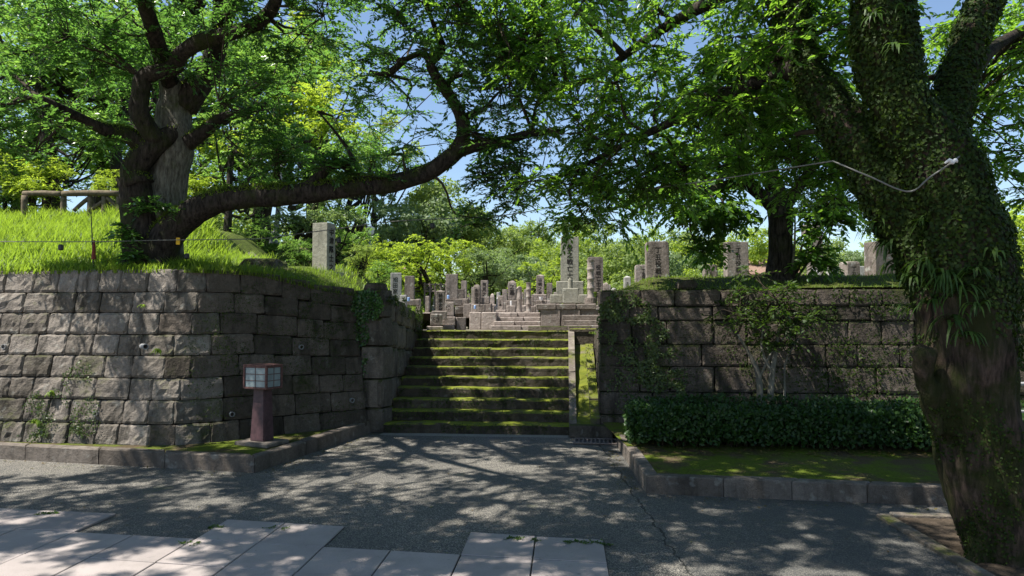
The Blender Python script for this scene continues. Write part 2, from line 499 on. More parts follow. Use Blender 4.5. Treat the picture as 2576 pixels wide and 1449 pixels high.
def leaf_mesh(name, pos, dirs, nrm, L, W, shape='fold', fold=.22):
    """leaf blades: pos = stem end (n,3); fold: two or four triangles hinged on the midrib"""
    n = len(pos)
    d = unit(dirs)
    s = unit(np.cross(d, nrm))
    u = np.cross(s, d)
    L = np.broadcast_to(np.asarray(L, float), (n,))[:, None]
    W = np.broadcast_to(np.asarray(W, float), (n,))[:, None] * .5
    if shape == 'fold':
        v = np.stack([pos, pos + d * L * .45 + s * W + u * W * fold, pos + d * L, pos + d * L * .45 - s * W + u * W * fold], 1)
        f = np.array([[0, 1, 2], [0, 2, 3]])
    elif shape == 'quad':
        v = np.stack([pos, pos + d * L * .45 + s * W, pos + d * L, pos + d * L * .45 - s * W], 1)
        f = np.array([[0, 1, 2, 3]])
    elif shape == 'fine':
        dr = u * L * -.10
        v = np.stack([pos, pos + d * L * .25 + s * W * .85 + u * W * fold, pos + d * L * .62 + s * W * .8 + u * W * fold + dr * .4, pos + d * L + dr,
                      pos + d * L * .62 - s * W * .8 + u * W * fold + dr * .4, pos + d * L * .25 - s * W * .85 + u * W * fold], 1)
        f = np.array([[0, 1, 2, 3], [0, 3, 4, 5]])
    elif shape == 'blade':      # grass: dirs = up-ish, nrm = bend side
        b = nrm
        v = np.stack([pos - s * W, pos + s * W, pos + d * L * .55 + b * L * .10 + s * W * .8, pos + d * L * .55 + b * L * .10 - s * W * .8, pos + d * L * .93 + b * L * .38], 1)
        f = np.array([[0, 1, 2, 3]])
        k = v.shape[1]
        me = bpy.data.meshes.new(name)
        V = v.reshape(-1, 3).astype(np.float32)
        base = (np.arange(n) * k)[:, None]
        loops = np.concatenate([base + np.array([[0, 1, 2, 3]]), base + np.array([[3, 2, 4]])], 1).astype(np.int32)
        me.vertices.add(len(V)); me.vertices.foreach_set('co', V.ravel())
        me.loops.add(n * 7); me.loops.foreach_set('vertex_index', loops.ravel())
        ls = (np.arange(n) * 7)[:, None] + np.array([[0, 4]])
        me.polygons.add(n * 2); me.polygons.foreach_set('loop_start', ls.ravel().astype(np.int32))
        me.update(calc_edges=True)
        return me
    k = v.shape[1]
    idx = (np.arange(n) * k)[:, None, None] + f[None]
    return mesh_np(name, v.reshape(-1, 3), idx.reshape(-1, f.shape[1]))

def sprays(C, rad, twigs=9, leaves=16, droop=.25, flat=.35, g=None):
    """twigs radiating from each cluster centre with alternate leaves -> pos, dir, nrm, twig segments"""
    g = g or rng
    n = len(C)
    az = g.uniform(0, 2 * np.pi, (n, twigs))
    el = g.normal(0.05, flat, (n, twigs))
    td = np.stack([np.cos(az) * np.cos(el), np.sin(az) * np.cos(el), np.sin(el)], -1)
    ln = rad[:, None] * g.uniform(.55, 1.15, (n, twigs))
    t = (np.arange(leaves)[None, None] + g.uniform(0, .8, (n, twigs, leaves))) / leaves
    t = .12 + .9 * t
    pos = C[:, None, None] + td[:, :, None] * (ln[..., None] * t)[..., None]
    pos[..., 2] -= droop * ln[..., None] * t ** 2
    side = np.where(np.arange(leaves) % 2 == 0, 1.0, -1.0)[None, None]
    ang = side * g.uniform(.5, 1.2, (n, twigs, leaves))
    ca, sa = np.cos(ang), np.sin(ang)
    dx = td[..., None, 0] * ca - td[..., None, 1] * sa
    dy = td[..., None, 0] * sa + td[..., None, 1] * ca
    dz = td[..., None, 2] - droop * t * 1.1 + g.normal(0, .25, (n, twigs, leaves))
    d = np.stack([dx, dy, dz], -1).reshape(-1, 3)
    nr = np.array([0, 0, 1.0]) + g.normal(0, .42, d.shape)
    end = C[:, None] + td * ln[..., None]
    end[..., 2] -= droop * ln
    mid = C[:, None] + td * (ln * .5)[..., None]
    mid[..., 2] -= droop * ln * .25
    return pos.reshape(-1, 3), d, nr, (np.repeat(C[:, None], twigs, 1).reshape(-1, 3), mid.reshape(-1, 3), end.reshape(-1, 3))

def sticks(name, A, B, ra, rb):
    """thin three-sided twigs"""
    n = len(A)
    d = unit(B - A)
    h = np.where(np.abs(d[:, 2:3]) > .9, np.array([[1.0, 0, 0]]), np.array([[0, 0, 1.0]]))
    x = unit(np.cross(d, h)); y = np.cross(d, x)
    ra = np.broadcast_to(np.asarray(ra, float), (n,))[:, None]
    rb = np.broadcast_to(np.asarray(rb, float), (n,))[:, None]
    v = []
    for q, r in ((A, ra), (B, rb)):
        for k in range(3):
            a = 2.094 * k
            v.append(q + (x * math.cos(a) + y * math.sin(a)) * r)
    v = np.stack(v, 1)
    f = np.array([[0, 1, 4, 3], [1, 2, 5, 4], [2, 0, 3, 5]])
    idx = (np.arange(n) * 6)[:, None, None] + f[None]
    return v.reshape(-1, 3), idx.reshape(-1, 4)

def ellipsoids(specs, g):
    out = []
    for c, r, n in specs:
        q = g.normal(0, 1, (n, 3)); q = unit(q) * (g.uniform(0, 1, (n, 1)) ** (1 / 2.4))
        out.append(np.array(c)[None] + q * np.array(r)[None])
    return np.concatenate(out)

def crown(root, specs, skel, matl, seed, leafL=.085, leafW=.036, r=(.28, .5), twigs=9, leaves=15, droop=.25, shape='fold', hubs=None, twigrad=.0035, flat=.35, keep=None, hubr=1.0):
    """leaf sprays + the fine branches that carry them, hung on the limb skeleton"""
    g = np.random.default_rng(seed)
    C = ellipsoids(specs, g)
    if keep is not None: C = C[keep(C)]
    rad = g.uniform(r[0], r[1], len(C))
    pos, d, nr, tw = sprays(C, rad, twigs, leaves, droop, flat, g)
    L = leafL * g.uniform(.65, 1.2, len(pos))
    cr = link('crown', leaf_mesh('crown', pos, d, nr, L, L * leafW / leafL, shape), matl, root)
    cr['kind'] = 'stuff'
    sk = np.array([tuple(p) for p, _ in skel])
    nh = hubs or max(3, len(C) // 7)
    H = C[g.choice(len(C), nh, replace=False)] + g.normal(0, .12, (nh, 3))
    V, Fc = [], []
    for h in H:
        dist = np.linalg.norm(sk - h, axis=1) + .6 * np.maximum(0, sk[:, 2] - h[2])
        a = Vector(sk[int(np.argmin(dist))]); b = Vector(h)
        L_ = (b - a).length
        m = a.lerp(b, .5) + Vector(g.normal(0, .09 * L_, 3)) + Vector((0, 0, .06 * L_))
        m2 = a.lerp(b, .78) + Vector(g.normal(0, .06 * L_, 3))
        r0 = min(.05, .012 + .012 * L_) * hubr
        tube_vf(catmull([a, m, m2, b], 8), list(np.linspace(r0, .009, 8)), 5, .15, 6, V, Fc)
    # hub -> cluster
    A, Bm, B = [], [], []
    for c in C:
        k = int(np.argmin(np.linalg.norm(H - c, axis=1)))
        A.append(H[k]); B.append(c)
        Bm.append((H[k] + c) / 2 + g.normal(0, .05, 3))
    A, Bm, B = map(np.array, (A, Bm, B))
    v1, f1 = sticks('s', A, Bm, .009, .007); v2, f2 = sticks('s', Bm, B, .007, .005)
    v3, f3 = sticks('s', tw[0], tw[1], twigrad, twigrad * .8); v4, f4 = sticks('s', tw[1], tw[2], twigrad * .8, twigrad * .4)
    Vn = np.array([tuple(x) for x in V]); Fq = [f for f in Fc if len(f) == 4]
    allv = [Vn]; allf = [np.array(Fq)]
    off = len(Vn)
    for v, f in ((v1, f1), (v2, f2), (v3, f3), (v4, f4)):
        allv.append(v); allf.append(f + off); off += len(v)
    b = link('twigs', mesh_np('twigs', np.concatenate(allv), np.concatenate(allf)), MT['twig'], root)
    b['kind'] = 'stuff'
    return C

def sample_mesh(me, n, g, mask=None):
    me.calc_loop_triangles()
    T = np.empty(len(me.loop_triangles) * 3, np.int32); me.loop_triangles.foreach_get('vertices', T); T = T.reshape(-1, 3)
    V = np.empty(len(me.vertices) * 3, np.float32); me.vertices.foreach_get('co', V); V = V.reshape(-1, 3)
    a, b, c = V[T[:, 0]], V[T[:, 1]], V[T[:, 2]]
    cr = np.cross(b - a, c - a); ar = np.linalg.norm(cr, axis=1) * .5
    w = ar.copy()
    if mask is not None: w *= mask((a + b + c) / 3)
    k = g.choice(len(T), n, p=w / w.sum())
    u = g.uniform(0, 1, (n, 2)); u = np.where(u.sum(1, keepdims=True) > 1, 1 - u, u)
    p = a[k] + (b[k] - a[k]) * u[:, :1] + (c[k] - a[k]) * u[:, 1:]
    return p, unit(cr[k])

# ================================================================== GROUND, BEDS, TERRAIN
def poly(name, pts, mat, z=None, kind='structure', label=None):
    v = [(p[0], p[1], (p[2] if z is None else z)) for p in pts]
    o = link(name, mesh(name, v, [tuple(range(len(v)))]), mat)
    o['kind'] = kind
    if label: o['label'] = label
    return o

poly('ground', [(-70, -60), (70, -60), (70, 9.85), (-70, 9.85)], MT['asphalt'], 0.0, label='worn pebbly asphalt court dappled with tree shade')

# foreground paving: a square grid whose far rows are left out here and there
pave = empty('pavement'); pave['kind'] = 'structure'; pave['label'] = 'pavement of large pale square concrete slabs with a stepped edge'
MODA, SL = 0.4875, 0.09
def slabpt(i, j): # column line i, row line j
    a = -0.445 + MODA * i
    return F(a, -4.36 - 0.482 * j - SL * a)
slab_cells = []
for j in range(0, 9):
    for i in range(-15, 4):
        if j == 0 and not (i <= -5 or i in (-2, -1) or i in (2, 3)): continue
        if i > 3: continue
        slab_cells.append((i, j))
for (i, j) in slab_cells:
    q = [slabpt(i, j + 1), slabpt(i + 1, j + 1), slabpt(i + 1, j), slabpt(i, j)]
    c = sum(q, Vector()) / 4
    g_ = .0065
    q = [c + (p - c) * (1 - .0042 / .24) for p in q]
    rr = random.Random(i * 91 + j)
    dz = .016 + rr.uniform(-.003, .003)
    tl = (rr.uniform(-.002, .002), rr.uniform(-.002, .002))
    bm = bmesh.new()
    lo = [bm.verts.new((p.x - c.x, p.y - c.y, -.06)) for p in q]
    hi = [bm.verts.new((p.x - c.x, p.y - c.y, dz + (p.x - c.x) * tl[0] / .24 + (p.y - c.y) * tl[1] / .24)) for p in q]
    top = bm.faces.new(hi)
    for k in range(4): bm.faces.new((lo[k], lo[(k + 1) % 4], hi[(k + 1) % 4], hi[k]))
    bmesh.ops.bevel(bm, geom=list(top.edges), offset=.004, segments=1, affect='EDGES')
    link('slab', from_bm('slab', bm), MT['slab'], pave, (c.x, c.y, 0))
poly('joint_sand', [slabpt(-15, 9), slabpt(4, 9), slabpt(4, 1), slabpt(-15, 1)], MT['core'], 0.003)
for (i0, i1) in ((-15, -4), (-2, 0), (2, 4)):
    poly('joint_sand', [slabpt(i0, 1), slabpt(i1, 1), slabpt(i1, 0), slabpt(i0, 0)], MT['core'], 0.003)
poly('gravel_strip', [F(-1.30, -.20), F(1.27, -.20), F(1.27, .02), F(-1.30, .02)], MT['gravel'], 0.004, label='strip of pale set gravel at the foot of the staircase')

# left wall base line, left bed, left kerb
ZB = 0.14
WB = G(0, 1110, ZB); WA = G(448, 1123, ZB); WC = G(926, 1067, ZB)
WL = WB + (WB - WA) * 1.3
LK = [G(0, 1155) + (G(0, 1155) - G(640, 1190)) * 1.1, G(640, 1190), G(940, 1086)]
RK = [G(1553, 1124), G(1625, 1242), G(2405, 1275) + (G(2405, 1275) - G(1625, 1242)) * 1.2]

def offset_poly(pts, d):
    """offset a polyline to the left of its travel by d (xy)"""
    p2 = [Vector((p[0], p[1])) for p in pts]
    ns = []
    for a, b in zip(p2[:-1], p2[1:]):
        t = (b - a).normalized(); ns.append(Vector((-t.y, t.x)))
    out = []
    for i, p in enumerate(p2):
        if i == 0: o = ns[0] * d
        elif i == len(p2) - 1: o = ns[-1] * d
        else:
            m = (ns[i - 1] + ns[i]).normalized(); o = m * (d / max(.3, m.dot(ns[i])))
        out.append(p + o)
    return out

def kerb_run(root, pts, w, h, length, seed, z0=-.05):
    r = random.Random(seed)
    inner = offset_poly(pts, w)
    outer = [Vector((p[0], p[1])) for p in pts]
    for s in range(len(pts) - 1):
        a, b, ai, bi = outer[s], outer[s + 1], inner[s], inner[s + 1]
        L = (b - a).length
        n = max(1, round(L / length))
        cuts = [0] + [(k + r.uniform(-.12, .12)) / n for k in range(1, n)] + [1]
        for c0, c1 in zip(cuts[:-1], cuts[1:]):
            gg = .004 / L
            e0, e1 = c0 + gg, c1 - gg
            q = [a.lerp(b, e0), a.lerp(b, e1), ai.lerp(bi, e1), ai.lerp(bi, e0)]
            cx = sum(q, Vector((0, 0))) / 4
            hh = h + r.uniform(-.006, .006)
            bm = bmesh.new()
            lo = [bm.verts.new((p.x - cx.x, p.y - cx.y, z0)) for p in q]
            hi = [bm.verts.new((p.x - cx.x + r.uniform(-.004, .004), p.y - cx.y + r.uniform(-.004, .004), hh)) for p in q]
            top = bm.faces.new(hi)
            sides = [bm.faces.new((lo[k], lo[(k + 1) % 4], hi[(k + 1) % 4], hi[k])) for k in range(4)]
            bmesh.ops.bevel(bm, geom=list(top.edges), offset=.012, segments=1, affect='EDGES')
            link('kerb_stone', from_bm('kerb_stone', bm), MT['kerb'], root, (cx.x, cx.y, 0))

k1 = tag(empty('kerb'), 'low stone kerb round the bed of the maroon lamp post', 'kerb')
kerb_run(k1, LK, .13, .165, .95, 3)
k2 = tag(empty('kerb'), 'stone kerb round the mossy hedge bed', 'kerb')
kerb_run(k2, RK, .125, .17, .62, 4)

lki = offset_poly(LK, .12)
poly('flower_bed', [(*lki[0], ZB - .02), (*lki[1], ZB - .012), (*lki[2], ZB - .02), (WC.x - .02, WC.y + .25, ZB - .01), (WA.x, WA.y + .2, ZB), (WL.x, WL.y + .2, ZB)], MT['mossbed'], label='narrow bed of bare earth and moss below the wall')
rki = offset_poly(RK, .115)
RW0 = F(1.70, 0); RW1 = F(9.5, 0)
nx = 40; ny = 14
V, Fc = [], []
for i in range(nx + 1):
    for j in range(ny + 1):
        s = i / nx; t = j / ny
        a = Vector(rki[0]).lerp(Vector(rki[1]), 1 - t) if False else None
        fr = Vector(rki[1]).lerp(Vector(rki[2]), s)
        bk = Vector((F(1.72, .1).x, F(1.72, .1).y)).lerp(Vector((F(8.6, .1).x, F(8.6, .1).y)), s)
        p = fr.lerp(bk, t)
        z = .135 + .02 * noise.noise(Vector((p.x * 1.7, p.y * 1.7, 3))) + .05 * t
        V.append((p.x, p.y, z))
for i in range(nx):
    for j in range(ny):
        k = i * (ny + 1) + j
        Fc.append((k, k + ny + 1, k + ny + 2, k + 1))
o = link('moss_lawn', mesh('moss_lawn', V, Fc), MT['mossbed'], smooth=True)
tag(o, 'shaded bed of bright moss and bare soil before the hedge', None, None, 'structure')

# tree pit of the big trunk
p0, p1, p2 = G(2205, 1300), G(2445, 1446), G(2620, 1310)
dpt = (p1 - p0)
pitb = p0 + dpt * 1.5
pr = p2 + dpt * 1.5
def bar(root, name, a, b, w, h, mat):
    d = (b - a); L = d.length
    o = box(name, L, w, h + .05, mat, root, ((a.x + b.x) / 2, (a.y + b.y) / 2, -.05), .006, math.atan2(d.y, d.x))
    return o
pit = tag(empty('tree_pit'), 'flush concrete frame of the earth pit round the ivy clad trunk', 'tree pit')
bar(pit, 'frame_stone', p0 + dpt * .0 + Vector((.05, 0, 0)), pitb + Vector((.05, 0, 0)), .10, .026, MT['border'])
bar(pit, 'frame_stone', p0 + Vector((.12, .0, 0)), p2, .09, .030, MT['border'])
poly('pit_soil', [p0 + Vector((.08, -.03, .008)), pitb + Vector((.08, 0, .008)), pr + Vector((0, 0, .008)), p2 + Vector((0, -.03, .008))], MT['soil'], label='bare brown earth of the tree pit')

def smooth(a, b, x):
    t = max(0.0, min(1.0, (x - a) / (b - a)))
    return t * t * (3 - 2 * t)

BAT = .19
def ztop_left(x):
    return 2.20 - .2 * smooth(-3.5, -2.0, x)
wt = offset_poly([WL, WA, WC], BAT * 2.05)
def y_wall_left(x):
    pts = [(-60, wt[0].y + .6), (wt[0].x, wt[0].y), (wt[1].x, wt[1].y), (wt[2].x, wt[2].y), (F(-1.36, .12).x, F(-1.36, .12).y)]
    for (x0, y0), (x1, y1) in zip(pts[:-1], pts[1:]):
        if x <= x1: return y0 + (y1 - y0) * (x - x0) / max(1e-6, x1 - x0)
    return pts[-1][1]
def cheek_top(b): # left cheek wall top
    return 2.02 - .36 * max(0, min(1, b / 2.6))
def hill_h(x, y):
    yw = y_wall_left(x)
    d = max(0, y - yw)
    sx = smooth(-4.75, -6.0, x)
    z = ztop_left(x) - .03 + sx * .33 * min(d, 3.7) + (1 - sx) * .085 * min(d, 5)
    z += (.05 * noise.noise(Vector((x * .9, y * .9, 0))) + .02 * noise.noise(Vector((x * 3, y * 3, 5)))) * min(1, d)
    if y > 16: z += .05 * min(y - 16, 20) * sx
    e = (F(-1.36, y - ST_O.y).x - .35 * smooth(12.0, 12.6, y)) - x     # distance in from the right edge
    b = y - ST_O.y
    zt = cheek_top(b) - .07
    if b > 2.5: zt = zt + (1.34 - zt) * smooth(2.5, 2.8, b)
    k = smooth(0.0, 1.5, e)
    return zt + (z - zt) * k
def terrain(name, cols, rows, fx, fy, fh, mat, label):
    V, Fc = [], []
    for i, c in enumerate(cols):
        for j, rj in enumerate(rows):
            x0 = c
            y = fy(x0) + rj
            x = fx(x0, y)
            V.append((x, y, fh(x, y)))
    n = len(rows)
    for i in range(len(cols) - 1):
        for j in range(n - 1):
            k = i * n + j
            Fc.append((k, k + n, k + n + 1, k + 1))
    o = link(name, mesh(name, V, Fc), mat, smooth=True)
    return tag(o, label, None, None, 'structure')
rows = [0, .1, .25, .45, .7, 1, 1.3, 1.6, 2, 2.4, 2.6, 2.8, 3, 3.3, 3.7, 4.2, 5, 6, 7.5, 9, 12, 16, 22, 30, 45, 70]
cols = [-60, -40, -28, -20, -15, -12, -10, -9] + [-8.5 + .25 * i for i in range(27)] + [-1.86]
def fx_left(x, y):
    s = smooth(-9, -1.86, x)
    return x + s * (.077 * (y - 9.75) - .35 * smooth(12.0, 12.6, y)) + (s * .0)
terrain('hillside', cols, rows, fx_left, lambda x: y_wall_left(x) + .02, hill_h, MT['hill'], 'grassy hillside above the bent retaining wall')

def path_pts(nx_=8, ny_=10):
    V, Fc = [], []
    for i in range(nx_ + 1):
        for j in range(ny_ + 1):
            y = 10.9 + 3.4 * j / ny_; x = -4.9 + .32 * (y - 10.9) * -.35 + .75 * i / nx_ + .08 * math.sin(y * 3 + i)
            V.append((x, y, hill_h(x, y) + .015))
    for i in range(nx_):
        for j in range(ny_):
            k = i * (ny_ + 1) + j
            Fc.append((k, k + ny_ + 1, k + ny_ + 2, k + 1))
    return V, Fc
tag(link('path', mesh('path', *path_pts()), MT['cemetery'], smooth=True), 'trodden earth path between the old tree and the boulders', None, None, 'structure')
def y_wall_right(x):
    return RW0.y + (x - RW0.x) * math.tan(ST_ROT) + .12
def mound_h(x, y):
    d = y - y_wall_right(x)
    z = 1.99 + .22 * smooth(.05, 1.1, d) + .05 * noise.noise(Vector((x * 1.3, y * 1.3, 9))) * min(1, d) + .03 * smooth(2, 5, x) - .5 * smooth(7, 11, d)
    e = x - F(1.80, y - ST_O.y).x
    zt = 1.97 - .62 * smooth(.7, 1.15, y - ST_O.y)
    return zt + (z - zt) * smooth(0, .7, e)
rows = [0, .08, .2, .35, .5, .7, .9, 1.1, 1.4, 1.8, 2.4, 3, 4, 5, 6, 7, 8, 10, 13, 18, 26, 40, 65]
cols = [1.27 + .2 * i for i in range(34)] + [8.5, 10, 12, 15, 20, 28, 40, 60]
terrain('mound', cols, rows, lambda x, y: x + (1 - smooth(1.27, 6, x)) * .077 * (y - 9.7), lambda x: y_wall_right(x), mound_h, MT['mound'], 'mossy earth bank above the ivy grown wall')

poly('cemetery_ground', [F(-2.3, 2.38, 1.368), F(2.2, 2.38, 1.368), F(2.2, 4.7, 1.368), F(-2.6, 4.7, 1.368)], MT['cemetery'], label='bare earth landing at the head of the staircase')
_xa, _xb = P(1250, 800, 14.9).x, P(1362, 800, 14.0).x
poly('cemetery_terrace', [(-80, 14.25, 1.69), (_xa, 14.25, 1.69), (_xa, 15.0, 1.69), (_xb, 15.0, 1.69), (_xb, 14.25, 1.69), (80, 14.25, 1.69), (80, 200, 1.69), (-80, 200, 1.69)], MT['cemetery'], label='upper burial terrace')

# ================================================================== WALLS OF SEPARATE STONES
def stone_variants(n, rough, seed, nx=10, nz=7, rim=.05):
    out = []
    r = np.random.default_rng(seed)
    for k in range(n):
        V = []
        kx, kz = r.uniform(-.05, .05), r.uniform(-.05, .05)
        for j in range(nz):
            for i in range(nx):
                x = i / (nx - 1) - .5; z = j / (nz - 1) - .5
                edge = i in (0, nx - 1) or j in (0, nz - 1)
                if edge:
                    y = rim + r.uniform(-.01, .035)
                    cx = abs(x) > .49 and abs(z) > .49
                    sx = .955 if cx else r.uniform(.975, 1.0)
                    sz = .945 if cx else r.uniform(.965, 1.0)
                    V.append((x * sx, y, z * sz))
                else:
                    q = Vector((x * 2.6 + k * 7.1, z * 2.6, k * 3.3))
                    y = -rough * (noise.noise(q) + .7 * noise.noise(q * 2.4) + .5 * noise.noise(q * 5.5) + .2) + kx * x + kz * z
                    V.append((x * 1.14 + r.uniform(-.012, .012), y, z * 1.16 + r.uniform(-.012, .012)))
        Fc = []
        for j in range(nz - 1):
            for i in range(nx - 1):
                a = j * nx + i
                Fc.append((a, a + 1, a + nx + 1, a + nx))
        ring = [i for i in range(nx)] + [nx - 1 + nx * j for j in range(1, nz)] + [nx * (nz - 1) + i for i in range(nx - 2, -1, -1)] + [nx * j for j in range(nz - 2, 0, -1)]
        b0 = len(V)
        for i in ring: V.append((V[i][0], 1.0, V[i][2]))
        m = len(ring)
        for i in range(m):
            Fc.append((ring[(i + 1) % m], ring[i], b0 + i, b0 + (i + 1) % m))
        out.append(mesh('stone', V, Fc))
    return out

def lay(root, pts, courses, zbase, batter, wr, variants, mat, seed, depth=.28, gap=.007, ztop=None, proud=.012, name='stone', clear=None):
    """courses: fractions 0..1 of the height at each point, ztop(p) gives the height of the wall top"""
    r = random.Random(seed)
    for me in variants:
        if not me.materials: me.materials.append(mat)
    nstones = 0
    for f0, f1 in zip(courses[:-1], courses[1:]):
        fm = (f0 + f1) / 2
        H0 = ztop(pts[0])
        off = batter * fm * (H0 - zbase)
        line = offset_poly(pts, off)
        s_carry = r.uniform(-wr[0], 0)
        for s in range(len(line) - 1):
            a, b = line[s], line[s + 1]
            L = (b - a).length
            t = (b - a) / L
            nrm = Vector((-t.y, t.x))
            cuts = [0.0]
            c = s_carry if s == 0 else 0
            while True:
                c += r.uniform(*wr)
                if c > L - wr[0] * .55: break
                if c > wr[0] * .3: cuts.append(c)
            cuts.append(L)
            for c0, c1 in zip(cuts[:-1], cuts[1:]):
                w = c1 - c0
                p = a + t * ((c0 + c1) / 2)
                zt = ztop(p)
                z0 = zbase + (zt - zbase) * f0; z1 = zbase + (zt - zbase) * f1
                # slope of the course along the stone
                e0, e1 = ztop(a + t * c0), ztop(a + t * c1)
                if clear and clear(p, (z0 + z1) / 2): continue
                o = bpy.data.objects.new(name, r.choice(variants))
                COL.objects.link(o)
                o.parent = root
                h = z1 - z0
                tilt = math.atan(batter)
                up = Vector((nrm.x * math.sin(tilt), nrm.y * math.sin(tilt), math.cos(tilt)))
                tx = Vector((t.x, t.y, (e1 - e0) * fm / max(w, .01))).normalized()
                inn = tx.cross(up) * -1
                inn = up.cross(tx)
                pr_ = r.uniform(-proud, proud)
                loc = Vector((p.x, p.y, (z0 + z1) / 2)) + inn * pr_
                ang = r.uniform(-.012, .012)
                m = Matrix.Identity(4)
                sx = (w - gap * r.uniform(.6, 1.6)) * (1 if r.random() < .5 else 1)
                sz = (h / math.cos(tilt) - gap * r.uniform(.6, 1.6))
                for k, (vec, sc) in enumerate(((tx, sx), (inn, depth), (up, sz))):
                    for q in range(3): m[q][k] = vec[q] * sc
                m = Matrix.Translation(loc) @ Matrix.Rotation(ang, 4, inn) @ m
                o.matrix_world = m
                nstones += 1
    return nstones

def wall_core(root, pts, zbase, batter, ztop, back, mat, zlow=-.1):
    """solid fill behind the facing stones"""
    V, Fc = [], []
    fr0 = offset_poly(pts, .075)
    H = ztop(pts[0]) - zbase
    fr1 = offset_poly(pts, .075 + batter * H)
    bk = offset_poly(pts, .075 + batter * H + back)
    n = len(pts)
    for i in range(n):
        zt = ztop(fr1[i]) - .03
        V += [(fr0[i].x, fr0[i].y, zlow), (fr1[i].x, fr1[i].y, zt), (bk[i].x, bk[i].y, zt), (bk[i].x, bk[i].y, zlow)]
    for i in range(n - 1):
        k = 4 * i
        for q in range(3): Fc.append((k + q, k + 4 + q, k + 5 + q, k + 1 + q))
    Fc += [(0, 1, 2, 3), tuple(4 * (n - 1) + q for q in (3, 2, 1, 0))]
    return link('core', mesh('core', V, Fc), mat, root)

SV_rough = stone_variants(16, .062, 5, rim=.03)
SV_flat = stone_variants(14, .022, 6, rim=.012)
SV_mid = stone_variants(10, .05, 8)

lw = tag(empty('retaining_wall', (WA.x, WA.y, ZB)), 'bent retaining wall of rough grey stone blocks below the grassy hill', 'stone wall')
lw.location = (0, 0, 0)
zl = lambda p: ztop_left(p[0])
courses = [0, .125, .255, .375, .50, .62, .745, .865, 1.0]
def arc_corner(a, b, c, r, n=5):
    u = (a - b).normalized(); w = (c - b).normalized()
    p, q = b + u * r, b + w * r
    return [p * (1 - t) ** 2 + b * 2 * t * (1 - t) + q * t * t for t in [i / (n - 1) for i in range(n)]]
LWP = [WL] + arc_corner(WL, WA, WC, .34) + [WC]
_bend = (WA - WL).length
def lay_bent(root, pts, courses, zbase, batter, ztop, seed):
    r = random.Random(seed)
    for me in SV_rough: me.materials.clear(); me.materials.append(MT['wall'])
    for me in SV_flat[:6]: me.materials.clear(); me.materials.append(MT['wall_moss_shade'])
    for f0, f1 in zip(courses[:-1], courses[1:]):
        fm = (f0 + f1) / 2
        line = offset_poly(pts, batter * fm * (ztop(pts[0]) - zbase))
        cum = [0.0]
        for a, b in zip(line[:-1], line[1:]): cum.append(cum[-1] + (b - a).length)
        def at(s):
            s = max(0, min(cum[-1], s))
            for i in range(len(line) - 1):
                if s <= cum[i + 1] + 1e-9:
                    return line[i].lerp(line[i + 1], (s - cum[i]) / (cum[i + 1] - cum[i]))
            return line[-1]
        s = r.uniform(0, .3)
        cuts = [0.0]
        while s < cum[-1] - .2:
            cuts.append(s)
            s += r.uniform(.26, .44) if s < _bend - .2 else r.uniform(.33, .56)
        cuts.append(cum[-1])
        for c0, c1 in zip(cuts[:-1], cuts[1:]):
            a, b = at(c0), at(c1)
            if (b - a).length < .05: continue
            t = (b - a).normalized(); nrm = Vector((-t.y, t.x))
            p = (a + b) / 2
            zt = ztop(p); z0 = zbase + (zt - zbase) * f0; z1 = zbase + (zt - zbase) * f1
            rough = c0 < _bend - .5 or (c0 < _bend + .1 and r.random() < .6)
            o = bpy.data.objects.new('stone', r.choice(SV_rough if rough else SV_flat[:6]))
            COL.objects.link(o); o.parent = root
            tilt = math.atan(batter)
            up = Vector((nrm.x * math.sin(tilt), nrm.y * math.sin(tilt), math.cos(tilt)))
            tx = Vector((t.x, t.y, (ztop(b) - ztop(a)) * fm / max((b - a).length, .01))).normalized()
            inn = up.cross(tx)
            gp = .0035
            m = Matrix.Identity(4)
            for k, (vec, sc) in enumerate(((tx, (b - a).length - gp * r.uniform(.5, 1.6)), (inn, .28), (up, (z1 - z0) / math.cos(tilt) - gp * r.uniform(.5, 1.6)))):
                for q in range(3): m[q][k] = vec[q] * sc
            loc = Vector((p.x, p.y, (z0 + z1) / 2)) + inn * r.uniform(-.008, .007)
            o.matrix_world = Matrix.Translation(loc) @ Matrix.Rotation(r.uniform(-.012, .012), 4, inn) @ m
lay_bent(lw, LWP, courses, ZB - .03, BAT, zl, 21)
wall_core(lw, LWP, ZB, BAT, zl, .3, MT['core'])

